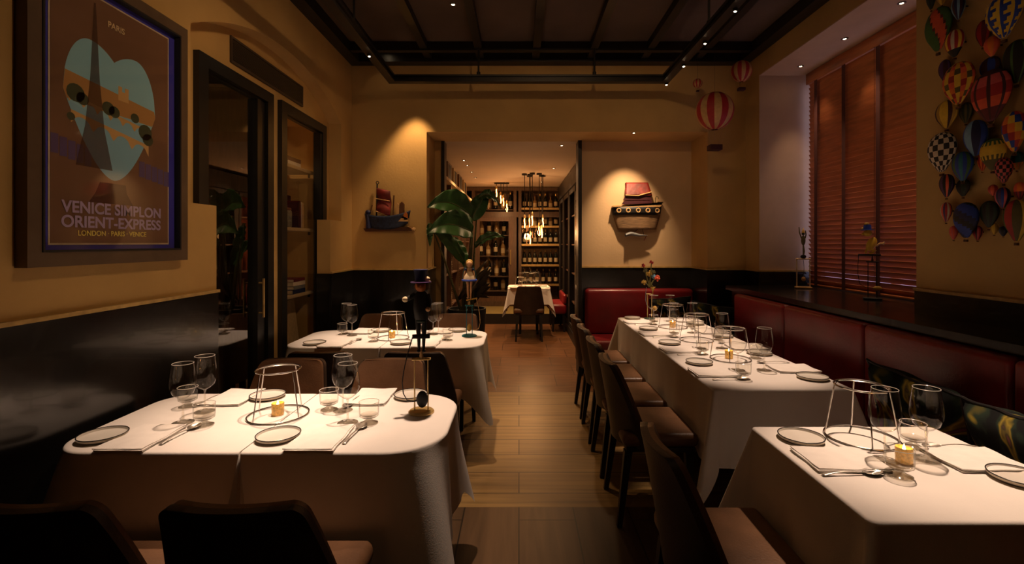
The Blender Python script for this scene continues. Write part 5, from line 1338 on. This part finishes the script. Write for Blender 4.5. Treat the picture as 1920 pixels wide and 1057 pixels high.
# ------------------------------------------------------------------ lights
WARM = (1.0, .60, .30); TBLC = (1.0, .69, .49)
def spot(loc, to, power, ang, blend=.6, col=WARM, size=.03):
    l = bpy.data.lights.new('spot_or_fill', 'SPOT'); l.energy = power; l.spot_size = math.radians(ang); l.spot_blend = blend; l.color = col; l.shadow_soft_size = size
    o = bpy.data.objects.new('spot_or_fill', l); COL.objects.link(o); o.location = loc
    o.rotation_euler = (Vector(to) - Vector(loc)).to_track_quat('-Z', 'Y').to_euler()
def point(loc, power, col=WARM, size=.03):
    l = bpy.data.lights.new('point_lamp', 'POINT'); l.energy = power; l.color = col; l.shadow_soft_size = size
    o = bpy.data.objects.new('point_lamp', l); COL.objects.link(o); o.location = loc
# tables
spot((XF0 + .035, 2.6, 2.96), (-1.15, 2.06, .75), 197, 36, .9, TBLC)
spot((-.39, 2.26, 3.28), (-.64, 2.20, .75), 311, 40, .9, TBLC)
spot((XF0 + .035, 3.97, 2.96), (-1.12, 3.74, .75), 197, 34, .9, TBLC)
spot((-.53, 3.95, 3.36), (-.62, 3.86, .75), 290, 36, .9, TBLC)
spot((XF1 - .02, 3.2, 2.96), (1.33, 2.85, .75), 207, 27, .75, TBLC)
spot((XF1 - .02, 3.72, 2.96), (1.31, 3.58, .75), 217, 27, .75, TBLC)
spot((XF1 - .02, 4.2, 2.96), (1.31, 4.32, .75), 259, 27, .75, TBLC)
spot((1.80, 2.30, 3.30), (1.36, 1.66, .75), 400, 28, .9, TBLC)
# wall washes
spot((-1.02, 4.80, 3.0), (-1.12, 5.05, 1.9), 42, 64, .7, WARM)
spot((1.19, 5.085, 2.595), (1.19, 5.50, 1.75), 95, 66, .9, (1, .64, .36))
spot((-1.20, 4.3, 3.30), (-1.5, 4.1, 1.2), 16, 80, .9, WARM)
spot((-2.05, 4.18, 2.54), (-2.08, 4.18, 1), 12, 110, .9, WARM)  # unseen fill added inside the bookcase to brighten its shelves
# aisle spot, then general fill spots added without fixtures
spot((.17, 3.6, 3.30), (.05, 3.5, 0), 58, 46, .9, WARM)
spot((.17, 1.95, 3.30), (-1.72, 2.5, 1.8), 40, 66, 1, WARM)
spot((.17, 2.2, 3.30), (-1.7, 3.7, 1.8), 40, 75, 1, WARM)
spot((.72, 1.4, 3.30), (2.3, 2.9, 1.6), 3, 70, 1, WARM)
spot((.4, 2.0, 3.30), (.5, 5.0, 2.6), 30, 80, 1, WARM)
spot((.17, .6, 3.30), (.1, 1.2, 0), 7, 70, 1, WARM)
for y in (4.51, 3.90, 3.32): spot((2.59, y, 3.08), (2.80, y - .1, 1), 26, 62, .9, (1, .62, .36))
# far room
for y in (6.77, 7.9, 9.2): spot((-.60, y, 2.58), (-.80, y, 0), 60, 120, .9, WARM)
for y in (5.75, 7.5, 9.2): spot((.45, y, 2.58), (.40, y, 0), 80, 120, .9, WARM)
point((.20, 8.15, 1.62), 34, (1, .5, .2), .08)
point((-.32, 9.3, 2.1), 8, (1, .5, .2), .05)  # glow added for the row of reflected bulbs
